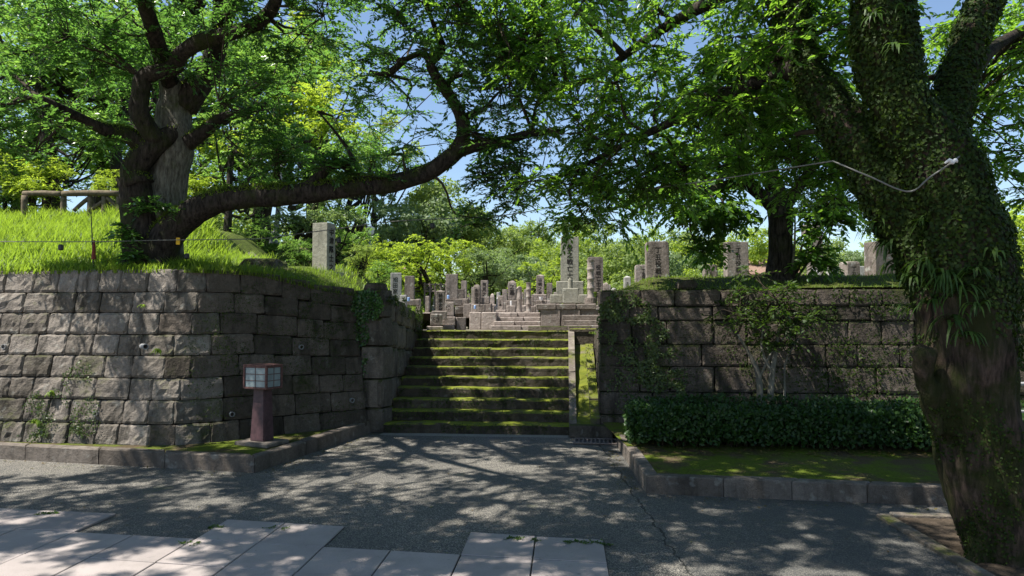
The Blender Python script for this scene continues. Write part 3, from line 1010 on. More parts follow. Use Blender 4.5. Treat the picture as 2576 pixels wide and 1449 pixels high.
# drain pipes let into the face
def ring_mesh(ro, ri, L, seg=18):
    V, Fc = [], []
    for (r_, y) in ((ro, L), (ro, 0), (ri, 0), (ri, L)):
        for k in range(seg):
            a = 2 * math.pi * k / seg
            V.append((math.cos(a) * r_, y, math.sin(a) * r_))
    for q in range(3):
        for k in range(seg):
            k2 = (k + 1) % seg
            Fc.append((q * seg + k, q * seg + k2, (q + 1) * seg + k2, (q + 1) * seg + k))
    Fc.append(tuple(2 * seg + seg + k for k in range(seg)))
    return mesh('drain_pipe', V, Fc)
pipe_me = ring_mesh(.032, .024, .14); pipe_me.materials.append(MT['steel'])
def wall_hit(px, py, pts, batter, zb):
    """point where the line of sight meets the battered face"""
    d = ray(px, py)
    best = None
    for a, b in zip(pts[:-1], pts[1:]):
        t = Vector((b.x - a.x, b.y - a.y, 0)).normalized(); n = Vector((-t.y, t.x, 0))
        # face: (p-a).n - batter*(z-zb) = 0
        A = d.dot(n) - batter * d.z
        B = (Vector((0, 0, EYE)) - Vector((a.x, a.y, 0))).dot(n) - batter * (EYE - zb)
        s = -B / A
        p = Vector((0, 0, EYE)) + d * s
        u = (p - Vector((a.x, a.y, 0))).dot(t)
        if -.45 < u < Vector((b.x - a.x, b.y - a.y)).length + .1:
            if best is None or s < best[0]: best = (s, p, math.atan2(t.y, t.x))
    return best
for (px, py) in ((12, 872), (365, 872), (757, 873), (242, 1040), (583, 1042), (885, 1007)):
    h = wall_hit(px, py, [WL, WA, WC], BAT, ZB)
    if h:
        o = link('drain_pipe', pipe_me, None, lw)
        q = Matrix.Rotation(h[2], 3, 'Z') @ Vector((0, -.025, 0))
        o.location = h[1] + q; o.rotation_euler = (0, 0, h[2])

# left cheek wall beside the steps
cw = tag(empty('cheek_wall'), 'mossy block wall closing the left side of the stone steps', 'stone wall')
CP = [Vector((WC.x - .30, WC.y + .26, 0)), F(-1.30, -.02), F(-1.29, 2.72)]
def zc(p):
    b = (Vector((p[0], p[1])) - ST_O).dot(ST_V)
    return cheek_top(b)
lay(cw, CP, [0, .17, .37, .60, .80, 1.0], 0.0, .02, (.30, .62), SV_mid, MT['cheek'], 31, ztop=zc, proud=.015, depth=.3)
wall_core(cw, CP, 0, .02, zc, .25, MT['core'])

# right wall with the return beside the drain channel
rw = tag(empty('ivy_wall'), 'dark mossy block wall with ivy behind the clipped hedge', 'stone wall')
zr = lambda p: 1.99
rc = [0, .145, .30, .475, .625, .785, .885, 1.0]
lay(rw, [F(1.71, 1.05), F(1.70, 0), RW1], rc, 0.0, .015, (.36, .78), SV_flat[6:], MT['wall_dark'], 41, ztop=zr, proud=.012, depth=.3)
wall_core(rw, [F(1.71, 1.05), F(1.70, 0), RW1], 0, .015, zr, .3, MT['core'])
# low continuation beyond the tall return
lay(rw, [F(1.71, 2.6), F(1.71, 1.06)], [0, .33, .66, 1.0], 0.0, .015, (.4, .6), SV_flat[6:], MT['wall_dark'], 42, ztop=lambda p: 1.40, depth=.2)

# ================================================================== STAIRCASE
stair = tag(empty('staircase'), 'straight flight of worn mossy stone steps between the walls', 'steps')
NST, RISE, TREAD = 10, .138, .266
def worn_step(w, d, h, seed):
    nx_ = 26
    V = []
    prof = [(0.0, 0.0), (0.004, h * .45), (.0, h * .86), (.018, h), (.12, h + .002), (d, h)]
    for i in range(nx_ + 1):
        x = -w / 2 + w * i / nx_
        for (y, z) in prof:
            q = Vector((x * 2.3 + seed * 9, z * 8, seed))
            wob = .020 * noise.noise(q) + .011 * noise.noise(q * 4)
            dz = (.012 * noise.noise(Vector((x * 1.8, seed * 3.1, 0))) + .006 * noise.noise(Vector((x * 7, seed * 3.1, 0)))) if z >= h * .85 else 0
            V.append((x, y + wob * (1 if y < .1 else 0), z + dz))
    m = len(prof)
    Fc = []
    for i in range(nx_):
        for j in range(m - 1):
            k = i * m + j
            Fc.append((k, k + m, k + m + 1, k + 1))
    return mesh('step', V, Fc)
for k in range(NST):
    w = 2.58
    rr_ = random.Random(k * 7 + 1)
    cut = rr_.uniform(-.55, .55)
    for q_, (a0, a1) in enumerate(((-1.295, cut), (cut, 1.285))):
        p = F((a0 + a1) / 2, TREAD * k + rr_.uniform(0, .004) * (1 if q_ else -1) * -1, RISE * k + rr_.uniform(-.004, 0) * q_)
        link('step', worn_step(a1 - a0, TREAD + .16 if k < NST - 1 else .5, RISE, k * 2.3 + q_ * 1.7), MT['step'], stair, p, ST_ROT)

# sloping border stone and mossy water channel
def sloped(name, a0, a1, b0, b1, z0, z1, th, mat, root, n=12, jit=.008):
    V, Fc = [], []
    for i in range(n + 1):
        t = i / n
        b = b0 + (b1 - b0) * t; z = z0 + (z1 - z0) * t + jit * noise.noise(Vector((t * 9, a0 * 5, 1)))
        for a, zz in ((a0, z - th), (a0, z), (a1, z + jit * noise.noise(Vector((t * 8, a1 * 7, 4)))), (a1, z - th)):
            p = F(a, b, zz); V.append((p.x, p.y, p.z))
    for i in range(n):
        k = 4 * i
        for q in range(4): Fc.append((k + q, k + (q + 1) % 4, k + 4 + (q + 1) % 4, k + 4 + q))
    Fc += [(3, 2, 1, 0), (4 * n, 4 * n + 1, 4 * n + 2, 4 * n + 3)]
    return link(name, mesh(name, V, Fc), mat, root)
ch = tag(empty('water_channel'), 'steep mossy drain channel between the steps and the ivy wall', 'drain channel')
for k in range(4):
    t0, t1 = k / 4, (k + 1) / 4
    sloped('border_stone', 1.285, 1.385, -.02 + 2.44 * t0 + .004, -.02 + 2.44 * t1 - .004, .165 + 1.22 * t0, .165 + 1.22 * t1, .5, MT['border'], ch, 5, .012)
sloped('channel_bed', 1.387, 1.60, -.02, 2.40, .135, 1.14, .3, MT['chan'], ch, 18, .03)
for k in range(5):
    t0, t1 = k / 5, (k + 1) / 5
    sloped('ledge_stone', 1.575, 1.70, -.02 + 2.4 * t0, -.02 + 2.4 * t1 - .006, .24 + .92 * t0 + .03 * (k % 2), .24 + .92 * t1 + .03 * (k % 2), .4, MT['chan'], ch, 5, .02)
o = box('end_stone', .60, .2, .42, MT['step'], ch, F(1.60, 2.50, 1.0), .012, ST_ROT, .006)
o = box('sill_block', .575, .16, .165, MT['cheek'], ch, F(1.575, -.12, 0.001), .014, ST_ROT, .006, 2)
o = box('sill_block', .10, .10, .13, MT['cheek'], ch, F(1.335, -.25, 0.001), .012, ST_ROT, .006)
bpy.data.objects.remove(o)

gr = tag(empty('drain_grate', F(1.62, -.50, .006), ST_ROT - .05), 'rusty bar grate over the drain at the end of the kerb', 'drain grate')
box('frame', .56, .03, .018, MT['grate'], gr, (0, .17, 0), .003)
box('frame', .56, .03, .018, MT['grate'], gr, (0, -.17, 0), .003)
for k in range(11):
    box('grate_bar', .022, .31, .014, MT['grate'], gr, (-.265 + .053 * k, 0, .002), .003)
box('pit', .54, .32, .004, MT['black'], gr, (0, 0, -.004), 0)

# landing, small upper steps, terrace edge
land = tag(empty('landing_kerb'), 'long low stone edging on the landing before the big inscribed slab', 'edging stone')
box('edging_stone', .72, .16, .085, MT['cheek'], land, P(1378, 829, 12.75) * 1 + Vector((0, 0, -.01)), .012, ST_ROT, .006)
box('edging_stone', .40, .16, .09, MT['cheek'], land, P(1458, 829, 12.7) + Vector((0, 0, -.01)), .012, ST_ROT, .006)
for o in land.children: o.location.z = 1.366

us = tag(empty('upper_steps'), 'short flight of pinkish steps up to the burial terrace', 'steps')
for k in range(4):
    D = 13.7 + .28 * k
    zl_ = 1.366 + .085 * k
    x0 = P(1236 + 7 * k, 800, D).x; x1 = P(1362, 800, D).x
    xs = [x0, x0 + (x1 - x0) * (.45 if k % 2 else .62), x1]
    for a, b in zip(xs[:-1], xs[1:]):
        box('step', b - a - .006, .45, .085, MT['grave_pink'], us, ((a + b) / 2, D + .22, zl_ + .001 * k), .012, ST_ROT, .006)

tw_ = tag(empty('terrace_wall'), 'low pinkish retaining wall left of the short upper steps', 'stone wall')
for k, (x0, x1, D) in enumerate(((1182, 1212, 14.1), (1212, 1250, 14.05), (1250, 1300, 14.9), (1300, 1362, 14.9))):
    a, b = P(x0, 800, D).x, P(x1, 800, D).x
    box('stone', b - a - .006, .3, .355, MT['grave_pink'], tw_, ((a + b) / 2, D + .15, 1.366), .014, ST_ROT, .012)

pf = tag(empty('grave_platform'), 'raised stone platform with three little steps under the tallest inscribed slab', 'platform')
D = 13.55
xa, xb = P(1361, 800, D).x, P(1512, 800, D).x
for k in range(3):
    a = xa + (xb - xa) * k / 3; b = xa + (xb - xa) * (k + 1) / 3
    box('facing_stone', b - a - .006, .3, .40, MT['grave'], pf, ((a + b) / 2, D + .15 - .02 * k, 1.366), .012, ST_ROT, .014)
    box('coping_stone', b - a - .006, 2.6, .105, MT['grave'], pf, ((a + b) / 2, D + 1.28 - .02 * k, 1.768), .012, ST_ROT, .01)
for k in range(3):
    w = M(92, D)
    box('step', w, .18, .095, MT['grave'], pf, (P(1460, 800, D).x, D - .42 + .14 * k, 1.366 + .095 * k), .01, ST_ROT, .006)

# ================================================================== GRAVESTONES
def pillar_mesh(w, d, h, top='flat', bevel=.012, taper=0.0, seed=0):
    b = box_bm(w, d, h, bevel, seg=2)
    if top in ('pyramid', 'arch', 'round'):
        bm = bmesh.new()
        n = {'pyramid': 1, 'arch': 6, 'round': 5}[top]
        prof = []
        if top == 'pyramid':
            prof = [(1, 0), (1, h * .93), (.94, h * .945), (.12, h)]
        elif top == 'arch':
            prof = [(.93, 0), (1, h * .35), (1, h * .7), (.95, h * .85), (.72, h * .95), (.2, h)]
        else:
            prof = [(1, 0), (1, h - w * .16), (.95, h - w * .07), (.84, h - w * .015), (.6, h)]
        rings = []
        for s, z in prof:
            ww, dd = w * s / 2, d * (s if top != 'round' else 1 - (1 - s) * .4) / 2
            c = min(ww, dd) * .12
            rings.append([bm.verts.new(p + (z,)) for p in ((-ww + c, -dd), (ww - c, -dd), (ww, -dd + c), (ww, dd - c), (ww - c, dd), (-ww + c, dd), (-ww, dd - c), (-ww, -dd + c))])
        for r0, r1 in zip(rings[:-1], rings[1:]):
            for k in range(8): bm.faces.new((r0[k], r0[(k + 1) % 8], r1[(k + 1) % 8], r1[k]))
        bm.faces.new(list(reversed(rings[0]))); bm.faces.new(rings[-1])
        b.free(); b = bm
    for v in b.verts:
        if taper: 
            s = 1 - taper * v.co.z / h
            v.co.x *= s; v.co.y *= s
        v.co += noise.noise_vector(v.co * 7 + Vector((seed * 3.7, seed, 1))) * .005
    return from_bm('pillar', b)

_glyph = {}
def glyph(ch):
    if ch not in _glyph:
        c = bpy.data.curves.new('g', 'FONT'); c.body = ch; c.size = 1; c.align_x = 'CENTER'; c.resolution_u = 2
        c.extrude = .012; c.offset = .012
        o = bpy.data.objects.new('g', c); COL.objects.link(o)
        dg = bpy.context.evaluated_depsgraph_get()
        me = bpy.data.meshes.new_from_object(o.evaluated_get(dg))
        bpy.data.objects.remove(o); bpy.data.curves.remove(c)
        v = np.array([tuple(x.co) for x in me.vertices])
        f = [tuple(p.vertices) for p in me.polygons]
        bpy.data.meshes.remove(me)
        lo, hi = v.min(0), v.max(0)
        v[:, 0] -= (lo[0] + hi[0]) / 2
        _glyph[ch] = (v, f)
    return _glyph[ch]

def inscription(txt, size, z_top, root, y, x=0.0, sx=1.0, pitch=1.08, mat=None, rz=0.0, origin=(0, 0, 0)):
    V, Fc = [], []
    for k, ch in enumerate(txt):
        v, f = glyph(ch)
        b = len(V)
        z0 = z_top - size * pitch * (k + .86)
        for q in v: V.append((q[0] * size * sx + x, y - q[2] * size, z0 + q[1] * size))
        Fc += [tuple(b + i for i in p) for p in f]
    me = mesh('inscription', V, Fc)
    if rz: me.transform(Matrix.Rotation(rz, 4, 'Z'))
    return link('inscription', me, mat or MT['ink'], root, origin)

GRAVES = []
def grave(label, x0, x1, y0, y1, D, top='flat', dep=.85, mat='grave', tiers=(), text=None, tsize=None, ttop=.08, zmin=None, rot=0.0, lean=0.0, taper=0.0, cat='gravestone', name='gravestone', group='gravestones on the burial terrace', tx=0.0, seed=None, bev=.012):
    """x0,x1,y0,y1: measured picture edges of the shaft's front face at distance D; tiers: (x0,x1,y0,y1,dD) blocks below or before it"""
    a, b = P(x0, y1, D), P(x1, y0, D)
    w, h = b.x - a.x, b.z - a.z
    zb = a.z
    if zmin is not None and zmin < zb: h += zb - zmin; zb = zmin
    seed = seed if seed is not None else len(GRAVES) + 1
    root = empty(name, ((a.x + b.x) / 2, D + w * dep / 2, zb), ST_ROT + rot)
    root.rotation_euler.y = lean
    tag(root, label, cat, group)
    GRAVES.append(root)
    link('pillar', pillar_mesh(w, w * dep, h, top, bev, taper, seed), MT[mat], root)
    if text:
        ts = tsize or min(w * .55, h * .8 / len(text))
        inscription(text, ts, h * (1 - ttop), root, -w * dep / 2 * (1 - taper * .5) - .001, tx * w, .95)
    for k, t in enumerate(tiers):
        dD = t[4] if len(t) > 4 else 0
        Dt = D - dD
        p, q = P(t[0], t[3], Dt), P(t[1], t[2], Dt)
        ww, hh = q.x - p.x, q.z - p.z
        dp = t[5] * ww if len(t) > 5 else max(ww * .8, w * dep + .04)
        nm = 'base_stone' if dD < .15 else 'altar_block'
        o = link(nm, from_bm(nm, box_bm(ww, dp, hh, .012, seg=1)), MT[mat], root)
        loc = Vector(((p.x + q.x) / 2, Dt + dp / 2 - (.03 * (1) if dD < .15 else 0), p.z))
        o.location = Matrix.Rotation(-(ST_ROT + rot), 4, 'Z') @ (loc - root.location)
    return root

def crest(root, x, y, z, r):
    """round carved emblem on a block face"""
    V, Fc = [], []
    for k in range(20):
        a = 2 * math.pi * k / 20
        for rr in (r, r * .86): V.append((x + math.cos(a) * rr, y - .004, z + math.sin(a) * rr))
    for k in range(20):
        k2 = (k + 1) % 20
        Fc.append((2 * k, 2 * k2, 2 * k2 + 1, 2 * k + 1))
    for q in range(3):
        b = len(V); a0 = q * 2.094 + .4
        for k in range(9):
            t = k / 8
            for s in (-1, 1):
                rr = r * (.72 - .55 * t); wv = r * .14 * math.sin(math.pi * min(1, t + .15)) * s
                aa = a0 + 1.9 * t
                V.append((x + math.cos(aa) * (rr + wv), y - .004, z + math.sin(aa) * (rr + wv)))
        for k in range(8): Fc.append((b + 2 * k, b + 2 * k + 1, b + 2 * k + 3, b + 2 * k + 2))
    return link('crest', mesh('crest', V, Fc), MT['ink'], root)

def bamboo_post(label, x0, x1, y0, y1, D, rings, broken=False, base=None):
    a, b = P(x0, y1, D), P(x1, y0, D)
    r, h = (b.x - a.x) / 2, b.z - a.z
    root = empty('flower_post', ((a.x + b.x) / 2, D + r, a.z), ST_ROT)
    tag(root, label, 'stone post', 'bamboo shaped stone posts')
    prof = [(r * 1.02, 0)]
    for k in range(rings):
        z0 = h * k / rings; z1 = h * (k + 1) / rings; dz = z1 - z0
        prof += [(r * 1.0, z0 + .10 * dz), (r * .86, z0 + .22 * dz), (r * .84, z0 + .75 * dz), (r * .98, z0 + .93 * dz), (r * 1.06, z0 + .99 * dz)]
    prof += [(r * .7, h), (r * .66, h - .05)]
    V, Fc = [], []
    S = 16
    for i, (rr, z) in enumerate(prof):
        for k in range(S):
            an = 2 * math.pi * k / S
            zz = z
            if broken and z > h * .9: zz = z - h * .10 * (.5 + .5 * math.sin(an * 2 + 1)) 
            V.append((math.cos(an) * rr, math.sin(an) * rr, zz))
    for i in range(len(prof) - 1):
        for k in range(S):
            k2 = (k + 1) % S
            Fc.append((i * S + k, i * S + k2, (i + 1) * S + k2, (i + 1) * S + k))
    Fc.append(tuple((len(prof) - 1) * S + k for k in range(S)))
    link('shaft', mesh('shaft', V, Fc), MT['grave_pink'], root, smooth=True)
    if base:
        bx0, bx1, by0, by1 = base
        p, q = P(bx0, by1, D), P(bx1, by0, D)
        V, Fc = tube_vf([Vector((0, 0, p.z - a.z)), Vector((0, 0, p.z - a.z + .01)), Vector((0, 0, q.z - a.z - .012)), Vector((0, 0, q.z - a.z))], [(q.x - p.x) / 2 * .97, (q.x - p.x) / 2, (q.x - p.x) / 2, (q.x - p.x) / 2 * .95], 16)
        link('base_stone', mesh('base_stone', V, Fc), MT['grave'], root)
    return root

def c1x(v): return 948.4 + .15036 * v
def c1y(v): return 640.8 + .15036 * v
def B1(x0, x1, y0, y1, *r): return (c1x(x0), c1x(x1), c1y(y0), c1y(y1), *r)
def B2(x0, x1, y0, y1, *r): return (1268.7 + .2034 * x0, 1268.7 + .2034 * x1, 563.9 + .2034 * y0, 563.9 + .2034 * y1, *r)
def B3(x0, x1, y0, y1, *r): return (1537.9 + .1493 * x0, 1537.9 + .1493 * x1, 563.9 + .1493 * y0, 563.9 + .1493 * y1, *r)
def B4(x0, x1, y0, y1, *r): return (1890.3 + .15174 * x0, 1890.3 + .15174 * x1, 544.7 + .15174 * y0, 544.7 + .15174 * y1, *r)

# left of the steps
g = grave('pale grey granite pillar with a carved column of letters beside the mossy cheek wall', *B1(212, 395, 302, 800), 13.6, mat='grave_grey', text='招田家太郎', dep=1.0, tsize=.105, ttop=.07, zmin=1.37, rot=.22, tx=-.06)
g = grave('dark stained square pillar right behind the pale granite pillar', *B1(457, 618, 355, 748), 14.0, mat='grave', dep=.9, tiers=[B1(420, 700, 748, 850)], zmin=None, rot=.15)
g = grave('small post with a rounded top in front of the pale granite pillar', *B1(385, 490, 672, 860), 13.3, top='round', mat='grave_grey', dep=.9, zmin=1.37)
g = grave('narrow brown obelisk with pyramid top above a round crest block', *B1(978, 1125, 590, 938), 13.0, top='pyramid', mat='grave', text='林家太郎', dep=.95, tsize=.085, ttop=.14, rot=.2,
          tiers=[B1(905, 1160, 940, 1085, .02), B1(885, 1085, 990, 1180, .38, .8), B1(815, 1090, 1195, 1262, .5, .9)])
crest(g, 0, 0, 0, .055).location = Matrix.Rotation(-(ST_ROT + .2), 4, 'Z') @ (P(c1x(985), c1y(1085), 12.6) - g.location)
g = grave('tall blank weathered pillar on stepped bases behind the brown obelisk', *B1(1145, 1345, 322, 738), 14.6, mat='grave', dep=.85, rot=.15, seed=12,
          tiers=[B1(1135, 1410, 738, 850), B1(1300, 1450, 858, 1035, .3)], zmin=None)
g = grave('low carved block with a round crest behind the brown obelisk', *B1(1128, 1285, 788, 1025), 13.5, mat='grave_pink', dep=.7, rot=.15, tiers=[B1(1090, 1305, 1035, 1180, .25), B1(1090, 1290, 1180, 1258, .35)])
crest(g, 0, 0, 0, .05).location = Matrix.Rotation(-(ST_ROT + .15), 4, 'Z') @ (P(c1x(1190), c1y(885), 13.44) - g.location)
g = grave('large plain pinkish block at the foot of the tall blank pillar', *B1(1315, 1475, 1045, 1262), 13.3, mat='grave_pink', dep=.9, rot=.3, cat='stone block', name='stone_block', group='stone blocks on the landing')
g = grave('rough grooved upright block left of the terrace wall', *B1(1445, 1570, 822, 1060), 14.2, mat='grave_pink', dep=.6, rot=.1, cat='stone block', name='stone_block', group='stone blocks on the landing')
g = grave('weathered pillar half hidden behind the tall blank pillar', *B1(1345, 1460, 575, 730), 15.6, mat='grave', dep=.8, tiers=[B1(1330, 1530, 735, 830)])
g = grave('pointed pillar with a bulging flank left of the slim tall one', *B1(1612, 1730, 492, 825), 15.5, top='arch', mat='grave', text='永田之墓', dep=1.1, tsize=.09, ttop=.2, tiers=[B1(1580, 1740, 825, 970)], zmin=None)
g = grave('slim tall flat pillar on a wide dark base above the terrace wall', *B1(1738, 1858, 428, 698), 16.6, mat='grave', text='有馬之墓', dep=.8, tsize=.11, ttop=.1, tiers=[B1(1703, 1885, 700, 815), B1(1660, 1920, 818, 960)])
g = grave('short round post before the slim tall pillar', *B1(1748, 1795, 725, 830), 15.6, top='round', mat='grave_pink', dep=1.0)
g = grave('little altar block with a round crest before the slim tall pillar', *B1(1695, 1810, 830, 960), 15.3, mat='grave', dep=.7)
crest(g, 0, -.13, .16, .05)
g = grave('small slender pillar with rounded head near the top of the short steps', *B1(2022, 2112, 685, 920), 15.2, top='round', mat='grave_pink', text='之墓', dep=.8, tsize=.065, ttop=.3, tiers=[B1(1990, 2160, 922, 975)])
g = grave('barrel shaped stone with a pointed head left of the broken post', *B1(2192, 2335, 432, 752), 16.2, top='arch', mat='grave_pink', text='之墓', dep=.8, tsize=.12, ttop=.18, tiers=[B1(2165, 2348, 765, 900), B1(2172, 2320, 852, 975, .4)])
box('flower_tube', .035, .035, .11, MT['white'], g, (0, 0, 0), .004).location = Matrix.Rotation(-ST_ROT, 4, 'Z') @ (P(c1x(2240), c1y(852), 15.9) - g.location)
bamboo_post('broken bamboo shaped stone post with a jagged split head', *B2(150, 222, 765, 1090), 14.95, 2, True, B2(140, 235, 1088, 1108))
bamboo_post('ringed bamboo shaped stone post with a round socket, at the middle of the terrace', *B2(268, 334, 720, 1080), 14.95, 4, False, B2(240, 350, 1075, 1108))
g = grave('white headed obelisk with pyramid top right of the ringed post', *B2(397, 496, 620, 866), 16.4, top='pyramid', mat='grave_pink', text='山崎之墓', dep=.9, tsize=.10, ttop=.14, taper=.06, tiers=[B2(342, 526, 868, 965), B2(392, 530, 940, 1036, .4)])
cup = P(1268.7 + .2034 * 455, 563.9 + .2034 * 940, 15.9)
V, Fc = tube_vf([cup + Vector((0, .05, 0)), cup + Vector((0, .05, .04)), cup + Vector((0, .05, .075))], [.03, .04, .045], 10)
tag(link('cup', mesh('cup', V, Fc), MT['white']), 'small white cup on the altar block of the white headed obelisk', 'cup')

for (x0, x1, y0, y1, D, top, m_, lab) in (
        (1160, 1174, 706, 768, 16.5, 'flat', 'grave', 'grey pillar squeezed between the tall blank pillar and the pointed one'),
        (1186, 1197, 722, 776, 17.5, 'round', 'grave_pink', 'small rounded pillar left of the pointed pillar'),
        (1233, 1244, 738, 780, 17.2, 'arch', 'grave_pink', 'small pointed stone right of the slim tall pillar'),
        (1248, 1256, 748, 784, 16.8, 'pyramid', 'grave_grey', 'tiny pale obelisk left of the small slender pillar'),
        (1264, 1276, 728, 775, 18.0, 'flat', 'grave', 'square pillar behind the small slender pillar'),
        (1305, 1317, 735, 783, 16.6, 'round', 'grave_pink', 'pinkish pillar behind the broken post'),
        (1334, 1343, 745, 785, 16.0, 'flat', 'grave', 'low square stone right of the ringed post'),
        (1376, 1390, 712, 770, 17.5, 'flat', 'grave', 'plain pillar between the white headed obelisk and the tallest slab'),
        (1393, 1403, 735, 772, 16.8, 'round', 'grave_pink', 'small rounded stone touching the left of the platform block'),
        (1513, 1524, 712, 745, 16.5, 'pyramid', 'grave_pink', 'small obelisk right of the lettered slab with rounded shoulders'),
        (1070, 1080, 745, 800, 15.0, 'flat', 'grave', 'narrow stone left of the brown obelisk'),
        (1046, 1058, 752, 800, 14.6, 'round', 'grave_pink', 'rounded stone peeping over the end of the mossy cheek wall')):
    grave(lab, x0, x1, y0, y1, D, top, .85, m_, zmin=1.6, tiers=[(x0 - 5, x1 + 5, y1 - 14, y1 + 6, .06)])
for i, (px, yt, w, D, top, m_, lab) in enumerate((
        (1150, 728, 9, 20, 'flat', 'grave', 'far grey pillar just right of the tall blank pillar'), (1180, 738, 8, 21, 'round', 'grave_pink', 'far small stone left of the pointed pillar'),
        (1226, 742, 7, 21, 'pyramid', 'grave_pink', 'far pinkish obelisk right of the slim tall pillar'), (1254, 735, 9, 20, 'flat', 'grave_grey', 'far pale block left of the barrel shaped stone'),
        (1301, 742, 8, 20, 'arch', 'grave', 'far pointed stone right of the barrel shaped stone'), (1322, 728, 8, 21, 'flat', 'grave_pink', 'far flat pillar beside the ringed post'),
        (1347, 738, 7, 20, 'round', 'grave', 'far rounded stone left of the white headed obelisk'), (1386, 730, 8, 22, 'flat', 'grave_grey', 'far pale pillar left of the tallest slab'),
        (1508, 706, 9, 20, 'flat', 'grave', 'far grey pillar right of the ringed post top'), (1532, 716, 9, 21, 'round', 'grave_pink', 'far rounded stone left of the small pale pillar'),
        (1094, 745, 8, 19, 'round', 'grave_grey', 'far pale rounded stone behind the brown obelisk'))):
    grave(lab, px - w / 2, px + w / 2, yt, 775, D, top, .85, m_, zmin=1.65, tiers=[(px - w / 2 - 4, px + w / 2 + 4, 768, 790, .06)])

# the great slab and its neighbours on the platform
g = grave('tallest dark slab with a column of large carved letters on the raised platform', *B2(702, 924, 155, 708), 14.6, mat='grave_green', text='役之戦亡士墓', dep=.45, tsize=.135, ttop=.17, seed=40,
          tiers=[B2(650, 985, 706, 872, .05, .6), B2(568, 728, 870, 978, .35), B2(922, 1032, 870, 978, .30), B2(728, 922, 792, 978, .62, .8)])
bamboo = P(1268.7 + .2034 * 820, 563.9 + .2034 * 792, 14.0)
V, Fc = tube_vf([bamboo + Vector((0, .08, 0)), bamboo + Vector((0, .08, .17)), bamboo + Vector((0, .08, .19)), bamboo + Vector((0, .08, .19)), bamboo + Vector((0, .08, .215))], [.053, .05, .045, .026, .024], 14)
tag(link('flower_holder', mesh('flower_holder', V, Fc), MT['grave_green']), 'round stone flower holder on the block before the tallest dark slab', 'flower holder')
bamboo_post('thick ringed bamboo shaped stone post at the right of the tallest dark slab', *B2(1027, 1116, 440, 910), 13.75, 4, False, B2(1008, 1160, 908, 985))
g = grave('lettered slab with rounded shoulders behind the thick ringed post', *B2(1034, 1226, 405, 832), 15.4, top='round', mat='grave', text='役戦亡士之墓', dep=.35, tsize=.115, ttop=.22, tx=.18)
g = grave('small split headed stone right of the thick ringed post', *B2(1228, 1296, 718, 822), 15.0, top='arch', mat='grave_pink', dep=.8, zmin=1.7)
g = grave('small pale pillar with pyramid head above the ivy wall corner', *B3(214, 338, 868, 1062), 13.8, top='pyramid', mat='grave_grey', text='之墓', dep=.9, tsize=.06, ttop=.22, taper=.1, zmin=1.9)
V, Fc = tube_vf([P(1544, 731, 13) + Vector((0, 0, z)) for z in (-.05, .0, .03, .05)], [.045, .045, .04, .015], 12)
tag(link('finial', mesh('finial', V, Fc), MT['grave_grey']), 'small white round finial peeping over the ivy wall corner', 'finial')

# slabs on the right-hand mound
g = grave('short lettered slab half hidden behind the leaning streaked slab', *B3(408, 640, 682, 1032), 14.2, top='round', mat='grave', text='丁丑役戦', dep=.45, tsize=.085, ttop=.1, zmin=1.95, tx=.10)
g = grave('leaning streaked slab with rounded top and a long column of letters', *B3(605, 985, 286, 985), 13.4, top='round', mat='grave', text='丁丑役戦亡士', dep=.45, tsize=.125, ttop=.09, zmin=1.95, lean=-.012, tx=.02, seed=22)
g = grave('short lettered slab between the leaning slab and the square dark slab', *B3(1570, 1790, 672, 975), 13.6, top='round', mat='grave', text='丁丑役戦', dep=.6, tsize=.075, ttop=.13, zmin=1.95, rot=.1)
g = grave('square topped dark slab in leaf shade left of the ivy foot tree', *B3(1950, 2312, 296, 970), 13.2, mat='grave', text='丁丑役戦亡', dep=.55, tsize=.115, ttop=.09, zmin=1.95, rot=.12)
g = grave('tall narrow monument with a broad cap stone right of the ivy foot tree', *B4(985, 1195, 300, 1030), 14.5, mat='grave', text='之墓', dep=.8, tsize=.11, ttop=.48, zmin=1.95, taper=.08)
cap = box('cap_stone', M(38, 14.5), M(34, 14.5), M(30, 14.5), MT['grave'], g, (-.02, 0, M(112, 14.5)), .03, 0, .012)
cap.location = Matrix.Rotation(-ST_ROT, 4, 'Z') @ (P(2047, 592, 14.5) + Vector((0, .15, 0)) - g.location)
g = grave('small white framed stone at the foot of the capped monument', *B4(1018, 1140, 850, 1010), 13.2, mat='white', dep=.5, zmin=1.95)
box('recess_panel', M(12, 13.2), .01, M(16, 13.2), MT['grave_grey'], g, (0, -.045, .12), .002)
g = grave('low flat topped stone left of the dark lettered block', *B4(1300, 1440, 822, 1040), 13.6, mat='grave_grey', text='之', dep=.9, tsize=.07, ttop=.15, zmin=1.95, rot=.2)
g = grave('dark lettered block with rough top before the big striped slab', *B4(1560, 1800, 742, 1050), 12.8, top='round', mat='grave', text='丁丑', dep=.9, tsize=.10, ttop=.12, zmin=1.95, rot=.25)
g = grave('small grey stone between the dark lettered block and the striped slab', *B4(1800, 1895, 822, 1030), 13.8, mat='grave_grey', dep=.8, zmin=1.95)
g = grave('big striped slab with slanted top beside the ivy clad trunk', *B4(2010, 2450, 415, 1010), 12.6, mat='grave', text='三三三', dep=.6, tsize=.07, ttop=.5, tx=.1, zmin=1.95, rot=.28)
g.children[0].data.transform(Matrix(((1, 0, 0, 0), (0, 1, 0, 0), (.16, 0, 1, 0), (0, 0, 0, 1))))
for o in list(g.children):
    if o.name.startswith('inscription'): bpy.data.objects.remove(o)

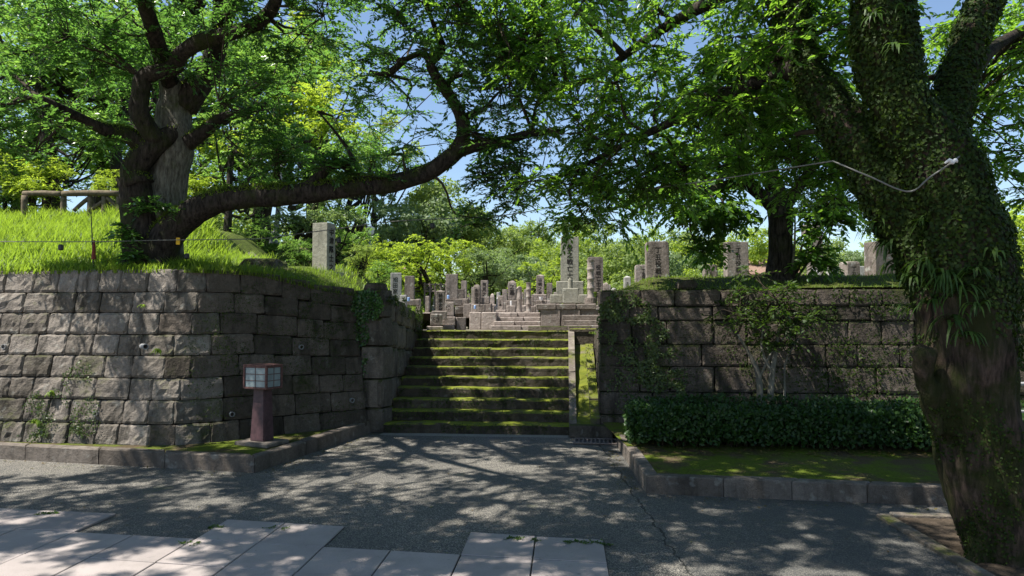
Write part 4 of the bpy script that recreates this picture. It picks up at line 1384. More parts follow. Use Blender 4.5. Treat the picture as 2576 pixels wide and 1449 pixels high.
# monument on the left bank
D = 12.3
g = grave('lone tall grey monument with brush letters on its side on the grassy bank', 787, 833, 560, 686, D, mat='grave_green', dep=.8, rot=-.28, zmin=2.2, name='monument', cat='monument', group=None, seed=3,
          tiers=[(768, 846, 683, 702, .02, .85)])
hgt = P(800, 560, D).z - g.location.z
wd = M(46, D)
inscription('中津隊士之墓', hgt * .125, hgt * .93, g, -wd / 2 - .001, 0, 1.0, 1.15, None, R(90))
box('cap_edge', .01, .01, .01, MT['grave_green'], g, (0, 0, .5), 0)

# offerings: small coloured cans on the bases
for (cx, cy, D, lab) in ((530, 745, 13.6, 'small blue can before the dark stained square pillar'), (1193, 705, 14.3, 'small blue can on the base of the tall blank pillar'), (1640, 872, 15.2, 'small blue can left of the little crest block')):
    p = P(c1x(cx), c1y(cy + 35), D)
    V, Fc = tube_vf([p, p + Vector((0, 0, .006)), p + Vector((0, 0, .07)), p + Vector((0, 0, .078))], [.022, .026, .026, .02], 10)
    tag(link('can', mesh('can', V, Fc), MT['blue_can']), lab, 'can', 'cans left at the graves')

# mossy boulder lying on the ivy wall
def boulder(name, c, r, label, mat, seed, group=None):
    bm = bmesh.new()
    bmesh.ops.create_icosphere(bm, subdivisions=3, radius=1)
    for v in bm.verts:
        n = v.co.normalized()
        k = 1 + .22 * noise.noise(n * 1.4 + Vector((seed, 0, 0))) + .08 * noise.noise(n * 4 + Vector((0, seed, 0)))
        q = Vector([math.copysign(abs(x) ** .55, x) for x in n])
        v.co = Vector((q.x * r[0] * k, q.y * r[1] * k, q.z * r[2] * k))
    return tag(link(name, from_bm(name, bm), mat, None, c), label, 'boulder', group)
boulder('boulder', P(1726, 716, 9.75), (.13, .13, .075), 'dark mossy block lying on top of the ivy wall', MT['wall_dark'], 2)
boulder('boulder', P(663, 672, 11.0) , (.30, .3, .13), 'rough boulder half sunk in the bank left of the lone monument', MT['cheek'], 5, 'boulders on the bank')
boulder('boulder', P(715, 688, 10.9), (.20, .25, .08), 'flat rough boulder nearest the lone monument', MT['cheek'], 7, 'boulders on the bank')
boulder('boulder', P(945, 722, 9.95), (.16, .14, .06), 'dark rounded stone on the end of the bent wall', MT['wall_dark'], 9, 'boulders on the bank')

# ================================================================== LANTERN POST
def lantern():
    base = G(655, 1118, ZB)
    D = base.y
    root = tag(empty('lantern_post', (base.x, D + .05, ZB - .01), -.42), 'maroon lantern post with a tapered shaft and a pale paned lamp box', 'lamp post')
    box('plinth', .50, .36, .05, MT['kerb'], root, (0, 0, 0), .01)
    h0 = .05
    h1 = M(1103 - 968, D) + .03
    bm = bmesh.new()
    w0, w1 = .106, .080
    pts = [(-w0, -w0 * .8, h0), (w0, -w0 * .8, h0), (w0, w0 * .8, h0), (-w0, w0 * .8, h0), (-w1, -w1 * .8, h1), (w1, -w1 * .8, h1), (w1, w1 * .8, h1), (-w1, w1 * .8, h1)]
    vs = [bm.verts.new(p) for p in pts]
    for f in ((0, 1, 5, 4), (1, 2, 6, 5), (2, 3, 7, 6), (3, 0, 4, 7), (4, 5, 6, 7), (3, 2, 1, 0)): bm.faces.new([vs[i] for i in f])
    bmesh.ops.bevel(bm, geom=bm.edges[:], offset=.008, segments=2, affect='EDGES')
    link('shaft', from_bm('shaft', bm), MT['lamp_wood'], root)
    W, Dp, H = .33, .24, M(58, D)
    ht = h1 - .005
    t = .022
    for z in (ht, ht + H - t):
        for (x, y, a, b_) in ((0, -Dp / 2, W, t), (0, Dp / 2, W, t), (-W / 2, 0, t, Dp - t), (W / 2, 0, t, Dp - t)):
            box('frame_rail', a, b_, t, MT['lamp_frame'], root, (x, y, z), .003)
    for x in (-W / 2, W / 2):
        for y in (-Dp / 2, Dp / 2):
            box('frame_post', t + .004, t + .004, H - .004, MT['lamp_frame'], root, (x, y, ht + .002), .003)
    box('roof', W + .03, Dp + .03, .009, MT['lamp_frame'], root, (0, 0, ht + H), .002)
    box('floor', W - .01, Dp - .01, .01, MT['lamp_frame'], root, (0, 0, ht + .004), .002)
    # panes in a grid of thin bars
    for (n, face) in ((2, 'f'), (2, 'r'), (2, 'l'), (2, 'b')):
        span = (W if face in 'fb' else Dp) - t
        for i in range(n if face in 'fb' else n):
            for j in range(3):
                w = span / n; hh = (H - 2 * t) / 3
                c = -span / 2 + w * (i + .5); z = ht + t + hh * j
                o = box('pane', w - .006, .006, hh - .006, MT['lamp_glass'], root, (0, 0, 0), 0)
                s = {'f': (c, -Dp / 2 + .004, 0), 'b': (c, Dp / 2 - .004, 0), 'r': (W / 2 - .004, c, 90), 'l': (-W / 2 + .004, c, 90)}[face]
                o.location = (s[0], s[1], z + .003); o.rotation_euler.z = R(s[2])
    V, Fc = [], []
    bm = bmesh.new()
    for (n, span, fx) in ((2, W - t, 0), (2, Dp - t, 1)):
        for sgn in (-1, 1):
            for i in range(1, n):
                c = -span / 2 + span * i / n
                if fx == 0: box_bm(.007, .012, H - 2 * t, 0, c, sgn * (Dp / 2 - .003), ht + t, bm)
                else: box_bm(.012, .007, H - 2 * t, 0, sgn * (W / 2 - .003), c, ht + t, bm)
            for j in range(1, 3):
                z = ht + t + (H - 2 * t) * j / 3 - .0035
                if fx == 0: box_bm(span, .0125, .007, 0, 0, sgn * (Dp / 2 - .003), z, bm)
                else: box_bm(.0125, span, .007, 0, sgn * (W / 2 - .003), 0, z, bm)
    link('glazing_bars', from_bm('glazing_bars', bm), MT['lamp_frame'], root)
    return root
lantern()

# ================================================================== LOG FENCE, POLES, ROPE, HOUSES
def log(name, a, b, r, root, seed=0):
    (V, Fc), _, _ = limb([(a, r), (a.lerp(b, .5) + Vector((0, 0, .01)), r * 1.05), (b, r)], 7, 10, .08, 6)
    return link(name, mesh(name, V, Fc), MT['log'], root, smooth=True)
lf = tag(empty('log_fence'), 'weathered log rail fence at the top of the grassy hill', 'fence')
D = 12.4
log('rail', P(158, 487, D), P(302, 487, D), .055, lf)
log('rail', P(60, 487, D + .1), P(156, 488, D), .05, lf)
for (a, b) in (((300, 490), (298, 545)), ((263, 492), (262, 545)), ((160, 492), (160, 545)), ((62, 492), (62, 545)), ((228, 494), (226, 545))):
    p, q = P(*b, D + .03), P(*a, D + .03); p.z -= .3
    log('post', p, q, .05, lf)
log('brace', P(186, 530, D + .02), P(225, 497, D + .02), .035, lf)
log('brace', P(270, 497, D + .02), P(296, 525, D + .02), .035, lf)
log('brace', P(222, 535, D + .02), P(262, 505, D + .02), .035, lf)

def post(name, px, y0, y1, D, r0, r1, mat, label, cat, extra=None, grp=None):
    a, b = P(px[0], y1, D), P(px[1], y0, D)
    root = tag(empty(name, a), label, cat, grp)
    V, Fc = tube_vf([Vector((0, 0, -.6)), Vector((0, 0, 0)), (b - a) * .5, b - a], [r0, r0, (r0 + r1) / 2, r1], 12)
    link('pole', mesh('pole', V, Fc), mat, root, smooth=True)
    if extra: extra(root, b - a)
    return root
def sleeve(root, top):
    V, Fc = tube_vf([Vector((0, 0, -.2)), Vector((0, 0, .35)), Vector((0, 0, .37)), Vector((0, 0, .6)), Vector((0, 0, .62))], [.13, .13, .11, .11, .09], 12)
    link('sleeve', mesh('sleeve', V, Fc), MT['steel'], root)
post('utility_pole', (689, 716), 362, 640, 19.0, .075, .055, MT['steel'], 'slim grey metal pole rising behind the big bough', 'pole', sleeve)
def lamp_head(root, top):
    V, Fc = tube_vf([top, top + Vector((0, 0, .05)), top + Vector((0, 0, .2)), top + Vector((0, 0, .24)), top + Vector((0, 0, .3))], [.06, .11, .14, .15, .03], 14)
    link('lamp_head', mesh('lamp_head', V, Fc), MT['white'], root)
post('park_lamp', (931, 931), 592, 700, 22.0, .05, .045, MT['steel'], 'white headed park lamp among the trees behind the lone monument', 'lamp post', lamp_head)
def stake_extra(root, top):
    V, Fc = tube_vf([Vector((0, 0, .1)), Vector((0, 0, .28)), Vector((0, 0, .3)), Vector((0, 0, .34))], [.028, .018, .012, .012], 10)
    link('sleeve', mesh('sleeve', V, Fc), MT['red'], root)
post('stake', (235, 229), 535, 672, 8.75, .009, .005, MT['black'], 'thin dark stake with a red sleeve standing in the grass by the rope', 'stake', stake_extra)

rope_pts = [P(-260, 609, 8.5), P(0, 608, 8.55), P(233, 608, 8.6), P(420, 604, 8.85), P(640, 601, 9.1), P(720, 592, 9.2), P(830, 578, 9.3), P(1000, 556, 9.2), P(1270, 541, 8.6), P(1520, 492, 7.6), P(1800, 452, 6.5), P(2095, 405, 5.15)]
V, Fc = tube_vf(catmull(rope_pts, 90), [.0055] * 90, 6, .2, 40)
tag(link('rope', mesh('rope', V, Fc), MT['rope'], smooth=True), 'long pale rope strung from the left bank across to the ivy clad trunk', 'rope')
rp = [P(2095, 405, 4.72), P(2130, 420, 4.60), P(2190, 445, 4.52), P(2285, 482, 4.5), P(2340, 445, 4.46), P(2395, 408, 4.5), P(2450, 365, 4.7)]
V, Fc = tube_vf(catmull(rp, 40), [.0055] * 40, 6, .2, 40)
kn = tag(empty('rope_loop'), 'pale rope tied round the forked ivy clad trunk with a white knot', 'rope')
link('loop', mesh('loop', V, Fc), MT['rope'], kn, smooth=True)
kp = P(2392, 408, 4.46)
V, Fc = tube_vf(catmull([kp + Vector(q) for q in ((-.04, 0, -.008), (-.015, -.015, .012), (.0, -.012, -.008), (.02, -.015, .01), (.04, 0, 0))], 14), [.006, .009, .010, .012, .010, .012, .013, .012, .010, .012, .013, .011, .008, .005], 8, .3, 30)
link('knot', mesh('knot', V, Fc), MT['white'], kn)
for (px, py, D, k, lab) in ((153, 630, 8.55, .10, 'black weight hanging from the rope over the long grass'), (470, 652, 9.0, .25, 'black weight hanging from the rope beside the leaning trunk'), (852, 612, 9.3, .18, 'black weight hanging from the rope right of the lone monument'), (1088, 575, 9.0, .09, 'black weight hanging from the rope over the far graves')):
    p = P(px, py, D)
    root = tag(empty('rope_weight', p), lab, 'weight', 'weights hanging from the rope')
    link('body', from_bm('body', box_bm(.06, .05, .075, .015)), MT['black'], root)
    V, Fc = tube_vf([Vector((0, 0, .07)), Vector((.01, 0, .07 + k))], [.003, .003], 5)
    link('cord', mesh('cord', V, Fc), MT['black'], root)
for (p, lab) in ((P(449, 606, 8.95), 'strip of yellow tape on the rope beside the leaning trunk'), (P(1516, 494, 7.6), 'strip of yellow tape on the rope under the hanging leaves')):
    bm = box_bm(.05, .012, .09, .004)
    tag(link('tape', from_bm('tape', bm), MT['yellow'], None, p - Vector((0, .012, .05))), lab, 'tape', 'tape strips on the rope')

def house(label, cx, y0, y1, w, D, eave):
    a = P(cx, y1, D)
    h = P(cx, y0, D).z - 1.7
    root = tag(empty('house', (a.x, D, 1.69)), label, 'house', 'houses beyond the burial ground')
    d = 5.0
    hw = h * eave
    box('wall', w, d, hw, MT['plaster'], root, (0, d / 2, 0), .02)
    V = [(-w / 2 - .5, -.6, hw - .1), (w / 2 + .5, -.6, hw - .1), (w / 2 + .5, d + .6, hw - .1), (-w / 2 - .5, d + .6, hw - .1), (-w / 2 - .1, d / 2, h), (w / 2 + .1, d / 2, h)]
    V += [(x, y, z - .14) for x, y, z in V[:4]]
    Fc = [(0, 1, 5, 4), (2, 3, 4, 5), (1, 2, 5), (3, 0, 4), (9, 8, 7, 6), (0, 6, 7, 1), (1, 7, 8, 2), (2, 8, 9, 3), (3, 9, 6, 0)]
    rf = link('roof', mesh('roof', V, Fc), MT['roof'], root)
    for x in (-w * .25, w * .2):
        f = box('window', w * .18, .06, hw * .32, MT['white'], root, (x, -.02, hw * .45), .01)
        box('pane', w * .15, .02, hw * .27, MT['window'], f, (0, -.035, hw * .025), 0)
    return root
house('house with a reddish tiled roof seen behind the ivy foot tree', 2008, 642, 700, 4.2, 38, .72)
house('pale eaved house seen beside the big striped slab', 2195, 655, 700, 4.5, 36, .7)
house('low house glimpsed under the trees behind the grey pole', 690, 612, 700, 6.0, 40, .62)
house('pale house glimpsed behind the trees right of the lone monument', 948, 660, 700, 4.0, 34, .75)

# cemetery railing on the far left bank
fr_ = tag(empty('railing'), 'dark lattice railing on the far bank behind the tall blank pillar', 'railing')
D = 18.5
za, zb_ = P(1075, 735, D), P(1120, 712, D)
x0, x1 = P(1068, 700, D).x, P(1122, 700, D).x
zt0, zb0 = P(0, 716, D).z, P(0, 733, D).z
def thin(name, a, b, r, mat, root):
    V, Fc = tube_vf([Vector(a), Vector(b)], [r, r], 6); return link(name, mesh(name, V, Fc), mat, root)
thin('rail', (x0, D, zt0), (x1, D, zt0), .02, MT['grate'], fr_); thin('rail', (x0, D, zb0), (x1, D, zb0), .02, MT['grate'], fr_)
n = 4
for k in range(n + 1):
    x = x0 + (x1 - x0) * k / n
    thin('post', (x, D, zb0 - .5), (x, D, zt0 + .05), .025, MT['grate'], fr_)
    if k < n:
        xx = x0 + (x1 - x0) * (k + 1) / n
        thin('lattice_bar', (x, D, zb0), (xx, D, zt0), .012, MT['grate'], fr_); thin('lattice_bar', (x, D + .02, zt0), (xx, D + .02, zb0), .012, MT['grate'], fr_)
# steel railing at the far right edge
sr = tag(empty('steel_railing'), 'grey steel railing beyond the ivy clad trunk', 'railing')
D = 6.9
a, b = P(2556, 966, D), P(2760, 962, D - .2)
thin('rail', a, b, .02, MT['steel'], sr)
thin('rail', a - Vector((0, 0, .27)), b - Vector((0, 0, .27)), .016, MT['steel'], sr)
for k in range(9):
    p = a.lerp(b, k / 8); thin('post' if k % 4 == 0 else 'baluster', (p.x, p.y, 0.0 if k % 4 == 0 else p.z - .27), p, .018 if k % 4 == 0 else .009, MT['steel'], sr)

# ================================================================== TREES
def seg_samples(pts3, step=1):
    return [(p, 0) for p in pts3[::step]]

# ---- the old leaning tree on the left bank
lt = tag(empty('old_tree', P(372, 690, 9.35) * 1), 'old gnarled tree with a long low bough sweeping over the steps', 'tree')
lt.location = (0, 0, 0)
skelL = []
def add_limb(root, name, spec, n, seg, mat, skel, amp=.12, ns=5):
    pts = [(P(x, y, D), r) for (x, y, D, r) in spec]
    (V, Fc), p3, rr = limb(pts, n, seg, amp, ns)
    o = link(name, mesh(name, V, Fc), mat, root, smooth=True)
    skel += [(p, r) for p, r in zip(p3, rr)]
    return o
add_limb(lt, 'trunk', [(378, 740, 9.3, .50), (376, 690, 9.3, .42), (372, 640, 9.3, .33), (360, 570, 9.3, .27), (346, 500, 9.25, .23), (335, 445, 9.2, .20)], 18, 20, MT['bark_dark'], skelL, .16, 3.5)
add_limb(lt, 'stem', [(400, 650, 9.45, .30), (408, 560, 9.45, .27), (422, 460, 9.5, .255), (440, 370, 9.5, .25), (438, 290, 9.5, .235), (440, 240, 9.5, .21), (430, 195, 9.5, .16)], 26, 20, MT['bark_grey'], skelL, .12, 4)
add_limb(lt, 'limb', [(350, 470, 9.2, .20), (338, 430, 9.2, .175), (370, 385, 9.2, .155), (410, 350, 9.25, .14), (445, 335, 9.4, .12)], 14, 14, MT['bark_dark'], skelL)
add_limb(lt, 'limb', [(395, 355, 9.2, .14), (372, 320, 9.1, .125), (350, 285, 9.0, .12), (352, 240, 9.0, .115), (362, 195, 9.0, .11), (400, 182, 9.0, .105), (440, 168, 9.0, .105), (452, 140, 8.9, .10), (490, 112, 8.8, .10), (545, 92, 8.7, .095), (610, 76, 8.6, .09), (665, 45, 8.5, .085), (692, 8, 8.4, .075), (705, -40, 8.3, .06), (740, -140, 8.0, .04)], 40, 14, MT['bark_dark'], skelL)
add_limb(lt, 'limb', [(355, 365, 9.2, .12), (318, 338, 9.1, .105), (275, 330, 9.0, .09), (232, 312, 8.8, .07), (170, 280, 8.5, .05), (90, 240, 8.2, .035)], 18, 12, MT['bark_dark'], skelL)
add_limb(lt, 'limb', [(460, 270, 9.5, .19), (490, 225, 9.5, .175), (525, 180, 9.5, .15), (545, 120, 9.4, .14), (560, 60, 9.2, .13), (560, 0, 9.0, .12), (545, -80, 8.6, .10), (500, -220, 7.8, .07), (450, -420, 6.8, .04)], 26, 14, MT['bark_dark'], skelL)
add_limb(lt, 'limb', [(470, 360, 9.4, .11), (515, 330, 9.4, .09), (550, 300, 9.4, .075), (605, 284, 9.4, .06), (660, 270, 9.5, .03)], 14, 10, MT['bark_dark'], skelL)
add_limb(lt, 'limb', [(500, 20, 9.1, .13), (470, -10, 8.9, .12), (430, -60, 8.4, .09), (330, -160, 7.6, .06), (180, -300, 6.8, .04)], 16, 10, MT['bark_dark'], skelL)
add_limb(lt, 'bough', [(392, 650, 9.25, .26), (425, 590, 9.2, .21), (470, 545, 9.15, .185), (530, 512, 9.1, .162), (620, 494, 9.05, .152), (700, 492, 9.0, .142), (780, 484, 9.0, .134), (880, 472, 8.95, .126), (980, 462, 8.9, .12), (1060, 440, 8.9, .115), (1120, 405, 8.85, .11), (1165, 368, 8.8, .10)], 46, 16, MT['bark_dark'], skelL, .12, 4)
add_limb(lt, 'limb', [(1150, 385, 8.82, .12), (1166, 340, 8.8, .09), (1160, 295, 8.8, .078), (1140, 255, 8.8, .072), (1112, 212, 8.75, .068), (1088, 178, 8.7, .066), (1085, 155, 8.7, .06), (1102, 138, 8.7, .06), (1112, 115, 8.65, .05), (1090, 60, 8.5, .03), (1060, -20, 8.2, .02)], 32, 12, MT['bark_dark'], skelL)
add_limb(lt, 'limb', [(1150, 378, 8.82, .11), (1195, 366, 8.75, .085), (1240, 360, 8.7, .075), (1285, 350, 8.6, .065), (1340, 335, 8.4, .045), (1420, 330, 8.2, .025)], 16, 12, MT['bark_dark'], skelL)
add_limb(lt, 'limb', [(1090, 160, 8.7, .05), (1060, 135, 8.7, .04), (1020, 150, 8.7, .035), (985, 180, 8.8, .05), (955, 190, 8.8, .045), (930, 180, 8.8, .03)], 14, 9, MT['bark_dark'], skelL)
add_limb(lt, 'limb', [(770, 480, 9.0, .10), (800, 450, 9.0, .085), (825, 418, 9.0, .075), (855, 412, 9.0, .07), (885, 410, 9.0, .06), (880, 385, 9.0, .025), (850, 340, 9.0, .018), (800, 280, 9.0, .012)], 20, 10, MT['bark_dark'], skelL)
add_limb(lt, 'limb', [(1162, 300, 8.8, .06), (1190, 285, 8.8, .045), (1212, 276, 8.8, .035)], 7, 9, MT['bark_dark'], skelL)
add_limb(lt, 'limb', [(1120, 220, 8.75, .04), (1140, 195, 8.75, .03), (1185, 182, 8.7, .02), (1230, 140, 8.6, .012)], 8, 8, MT['bark_dark'], skelL)
# wide reach toward the court
add_limb(lt, 'limb', [(430, 215, 9.4, .12), (380, 60, 8.6, .10), (300, -200, 7.4, .08), (250, -600, 6.2, .05), (300, -1400, 4.6, .03)], 24, 10, MT['bark_dark'], skelL)
add_limb(lt, 'limb', [(560, 40, 9.1, .11), (680, -140, 8.2, .09), (800, -420, 7.0, .06), (900, -900, 5.6, .04)], 20, 10, MT['bark_dark'], skelL)

SH = np.array([-SUN_DIR.x / SUN_DIR.z, -SUN_DIR.y / SUN_DIR.z])
_kg = np.random.default_rng(77)
def clearing(zones, stem=None):
    """thin the foliage where the sun comes through: zones (x, y, z, rx, ry, share kept)"""
    def keep(C):
        m = np.ones(len(C), bool)
        for (x, y, z, rx, ry, pr) in zones:
            q = C[:, :2] + SH[None] * (C[:, 2:3] - z)
            ins = ((q[:, 0] - x) / rx) ** 2 + ((q[:, 1] - y) / ry) ** 2 < 1
            ins &= C[:, 2] > z + .3
            m &= ~(ins & (_kg.uniform(0, 1, len(C)) > pr))
        if stem is not None:
            m &= ~((np.abs(C[:, 0] - stem[0]) < stem[3]) & (C[:, 1] < stem[1]) & (np.abs(C[:, 2] - stem[2]) < stem[4]))
        return m
    return keep
ZONES = [(-6.0, 8.1, 1.2, 1.3, 1.0, .12), (-.2, 10.7, .7, 1.3, 1.3, .30), (-3.0, 4.5, 0, 1.3, .25, .30), (-7.0, 10.6, 2.8, 2.6, 2.0, .06), (0, 14.2, 2.0, 4.2, 2.4, .04),
         (-1.6, 6.9, 0, .9, .35, .25), (-.2, 7.6, 0, .8, .35, .3), (-3.2, 12.0, 2.3, 1.2, 1.2, .15), (1.15, 10.6, .6, .3, 1.2, .3), (.2, 5.0, 0, .5, .25, .75), (3.6, 13.4, 2.4, 1.9, .8, .45), (-2.8, 6.3, 0, .6, .3, .3), (2.0, 9.6, 1.2, .75, .5, .12)]
def E_(px, py, D, rx, ry, rz, n):
    return (tuple(P(px, py, D)), (rx, ry, rz), n)
crown(lt, [E_(130, 170, 9.0, 1.9, 1.8, 1.1, 75), E_(60, 330, 8.8, 1.0, 1.2, .5, 30), E_(330, 130, 9.3, 1.0, 1.2, .8, 30), E_(640, 250, 9.4, 1.2, 1.4, .8, 42), E_(760, 390, 9.3, .9, .9, .42, 26), E_(930, 300, 9.6, .9, 1.0, .7, 26),
           E_(1050, 160, 9.2, 1.4, 1.3, .9, 46), E_(1240, 250, 8.8, .8, .9, .8, 26), E_(1270, 400, 8.7, .6, .7, .4, 14), E_(520, 60, 9.0, 2.2, 1.8, .6, 42), E_(980, 20, 8.6, 1.8, 1.5, .6, 48), E_(900, 420, 9.0, .7, .6, .25, 14), E_(1010, 350, 9.6, .6, .7, .5, 14), E_(1290, 470, 8.8, .6, .5, .3, 10), E_(1130, 320, 9.3, .6, .6, .6, 14), E_(1330, 300, 8.4, .6, .7, .6, 16), E_(1240, 70, 8.4, 1.0, 1.0, .6, 34), E_(1120, 30, 8.4, .9, .9, .5, 22), E_(1400, 180, 8.4, .6, .6, .5, 14), E_(820, 130, 9.2, .8, .8, .5, 16), E_(1180, 560, 9.0, .4, .5, .25, 5),
           ],
      skelL, MT['leaf_left'], 101, .070, .032, (.28, .5), 9, 18, keep=clearing(ZONES, (P(425, 330, 9.2).x, 9.7, P(425, 330, 9.2).z, .62, .75)))
# the part of the crown that reaches out over the court
crown(lt, [((-3.6, 6.0, 6.4), (3.9, 2.8, .9), 260), ((-6.8, 5.6, 6.6), (2.2, 1.8, .8), 120), ((-1.6, 3.9, 6.8), (2.4, 1.6, .8), 110), ((-5.0, 3.8, 6.6), (2.8, 1.1, .7), 190), ((-1.6, 5.4, 6.8), (1.8, 1.5, .7), 90)],
      skelL, MT['leaf_left'], 111, .095, .045, (.20, .38), 7, 10, keep=clearing(ZONES), hubs=60, hubr=.45)
# leaf shoots at the foot of the trunk
g = np.random.default_rng(5)
C = ellipsoids([E_(395, 520, 9.0, .28, .15, .14, 5), E_(330, 585, 8.95, .25, .15, .14, 5), E_(345, 640, 8.9, .3, .1, .1, 4)], g)
pos, d, nr, tw = sprays(C, g.uniform(.2, .34, len(C)), 8, 12, .3, .3, g)
o = link('shoots', leaf_mesh('shoots', pos, d, nr, .075 * g.uniform(.7, 1.2, len(pos)), .03, 'fold'), MT['leaf_left'], lt); o['kind'] = 'stuff'
v, f = sticks('s', np.concatenate([tw[0], tw[1]]), np.concatenate([tw[1], tw[2]]), .003, .002)
o = link('shoot_stems', mesh_np('shoot_stems', v, f), MT['twig'], lt); o['kind'] = 'stuff'

for bo in [c for c in lt.children if c.name.startswith(('bough', 'limb'))][:9]:
    g = np.random.default_rng(len(bo.data.vertices))
    isb = bo.name.startswith('bough')
    nm_ = lambda c: np.clip(np.array([noise.noise(Vector(q) * 2.6) for q in c]) + .25, 0, 1)
    p, nrm = sample_mesh(bo.data, 7000 if isb else 1200, g, nm_)
    k = nrm[:, 2] > .35
    p, nrm = p[k], nrm[k]
    dd = nrm + g.normal(0, .7, nrm.shape) + [0, 0, .4]
    o = link('moss', leaf_mesh('moss', p, dd, g.normal(0, 1, nrm.shape), (.045 if isb else .03) * g.uniform(.4, 1.5, len(p)), .014, 'quad'), MT['grass_short'], lt)
    o['kind'] = 'stuff'

# ---- the big forked trunk on the right
rt = tag(empty('forked_tree', (0, 0, 0)), 'massive forked trunk clad in ivy and ferns, its lower bark bare and mossy', 'tree')
V, Fc = [], []
skelR = []
def radd(spec, n, seg, amp=.1, ns=3.5):
    pts = [(P(x, y, D), M(r, D)) for (x, y, r, D) in spec]
    _, p3, rr = limb(pts, n, seg, amp, ns, V, Fc)
    skelR.extend(zip(p3, rr))
radd([(2605, 1470, 138, 4.75), (2562, 1400, 110, 4.75), (2500, 1250, 96, 4.75), (2447, 1050, 101, 4.75), (2432, 900, 112, 4.75), (2422, 750, 114, 4.75), (2416, 620, 108, 4.78), (2374, 450, 92, 4.8), (2314, 350, 76, 4.8), (2272, 290, 70, 4.8), (2234, 150, 70, 4.8), (2218, 0, 70, 4.8), (2200, -200, 72, 4.8), (2150, -500, 60, 4.7), (2050, -900, 44, 4.5)], 44, 22)
radd([(2415, 790, 80, 4.85), (2345, 640, 78, 4.9), (2255, 505, 70, 5.0), (2178, 385, 62, 5.1), (2105, 285, 50, 5.2), (2045, 195, 38, 5.3), (2005, 60, 32, 5.4), (1990, -120, 28, 5.5), (1940, -350, 26, 5.5)], 30, 18)
radd([(2345, 420, 52, 4.95), (2388, 310, 44, 5.0), (2414, 190, 40, 5.1), (2440, 90, 38, 5.2), (2478, 10, 36, 5.3), (2530, -120, 36, 5.4), (2600, -350, 28, 5.6)], 22, 14)
radd([(2430, 1470, 22, 4.6), (2462, 1395, 30, 4.66), (2490, 1290, 40, 4.72)], 8, 10)
radd([(2700, 1480, 24, 4.6), (2610, 1400, 40, 4.7), (2540, 1290, 46, 4.75)], 8, 10)
# burr and stub
radd([(2330, 880, 22, 4.55), (2318, 940, 20, 4.6), (2345, 1010, 24, 4.65), (2370, 1100, 22, 4.66)], 8, 10)
tm = remeshed(V, Fc, .021, 6)
nv = len(tm.vertices)
co = np.empty(nv * 3, np.float32); tm.vertices.foreach_get('co', co); co = co.reshape(-1, 3)
nn = np.empty(nv * 3, np.float32); tm.vertices.foreach_get('normal', nn); nn = nn.reshape(-1, 3)
for i in range(nv):
    q = Vector(co[i])
    dsp = .030 * noise.noise(Vector((q.x * 7, q.y * 7, q.z * 1.8))) + .014 * noise.noise(Vector((q.x * 19, q.y * 19, q.z * 7))) + .02 * noise.noise(q * 3.1) + .034 * (.25 - abs(noise.noise(Vector((q.x * 9, q.y * 9, q.z * 1.6 + 4))))) * (1 if q.z < 1.9 else .4)
    co[i] += nn[i] * dsp
tm.vertices.foreach_set('co', co.ravel()); tm.update()
trunk = link('trunk', tm, MT['bark_trunk'], rt, smooth=True)

# ivy skin on the trunk, leaving the old wound and the lower bark free
wound = [P(2168, 170, 4.5), P(2190, 230, 4.5), P(2212, 290, 4.5), P(2240, 350, 4.5)]
def ivy_mask(c):
    z = c[:, 2]
    n_ = np.array([noise.noise(Vector(q) * 2.2) for q in c])
    m = np.clip((z - 1.25 + n_ * .5 - .35 * (c[:, 0] < 3.05)) / .35, 0, 1)
    for w in wound:
        d = np.linalg.norm((c - np.array(w)[None]) * np.array([1, .35, .75])[None], axis=1)
        m *= np.clip((d - .13) / .06, 0, 1)
    return m
g = np.random.default_rng(8)
p, nrm = sample_mesh(tm, 46000, g, ivy_mask)
dirs = np.cross(nrm, g.normal(0, 1, nrm.shape)) + np.array([0, 0, -.5]) + nrm * .25
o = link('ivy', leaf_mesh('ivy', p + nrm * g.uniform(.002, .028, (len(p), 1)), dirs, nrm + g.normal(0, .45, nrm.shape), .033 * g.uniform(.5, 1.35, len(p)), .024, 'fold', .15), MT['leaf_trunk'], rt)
o['kind'] = 'stuff'
# moss fringe on the lower bark
p, nrm = sample_mesh(tm, 3500, g, lambda c: (c[:, 2] < 1.5) * np.clip(np.array([noise.noise(Vector(q) * 3 + Vector((4, 0, 0))) for q in c]) * 3, 0, 1))
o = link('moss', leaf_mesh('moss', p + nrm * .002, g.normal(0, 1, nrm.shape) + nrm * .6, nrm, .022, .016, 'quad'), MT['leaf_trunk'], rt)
o['kind'] = 'stuff'
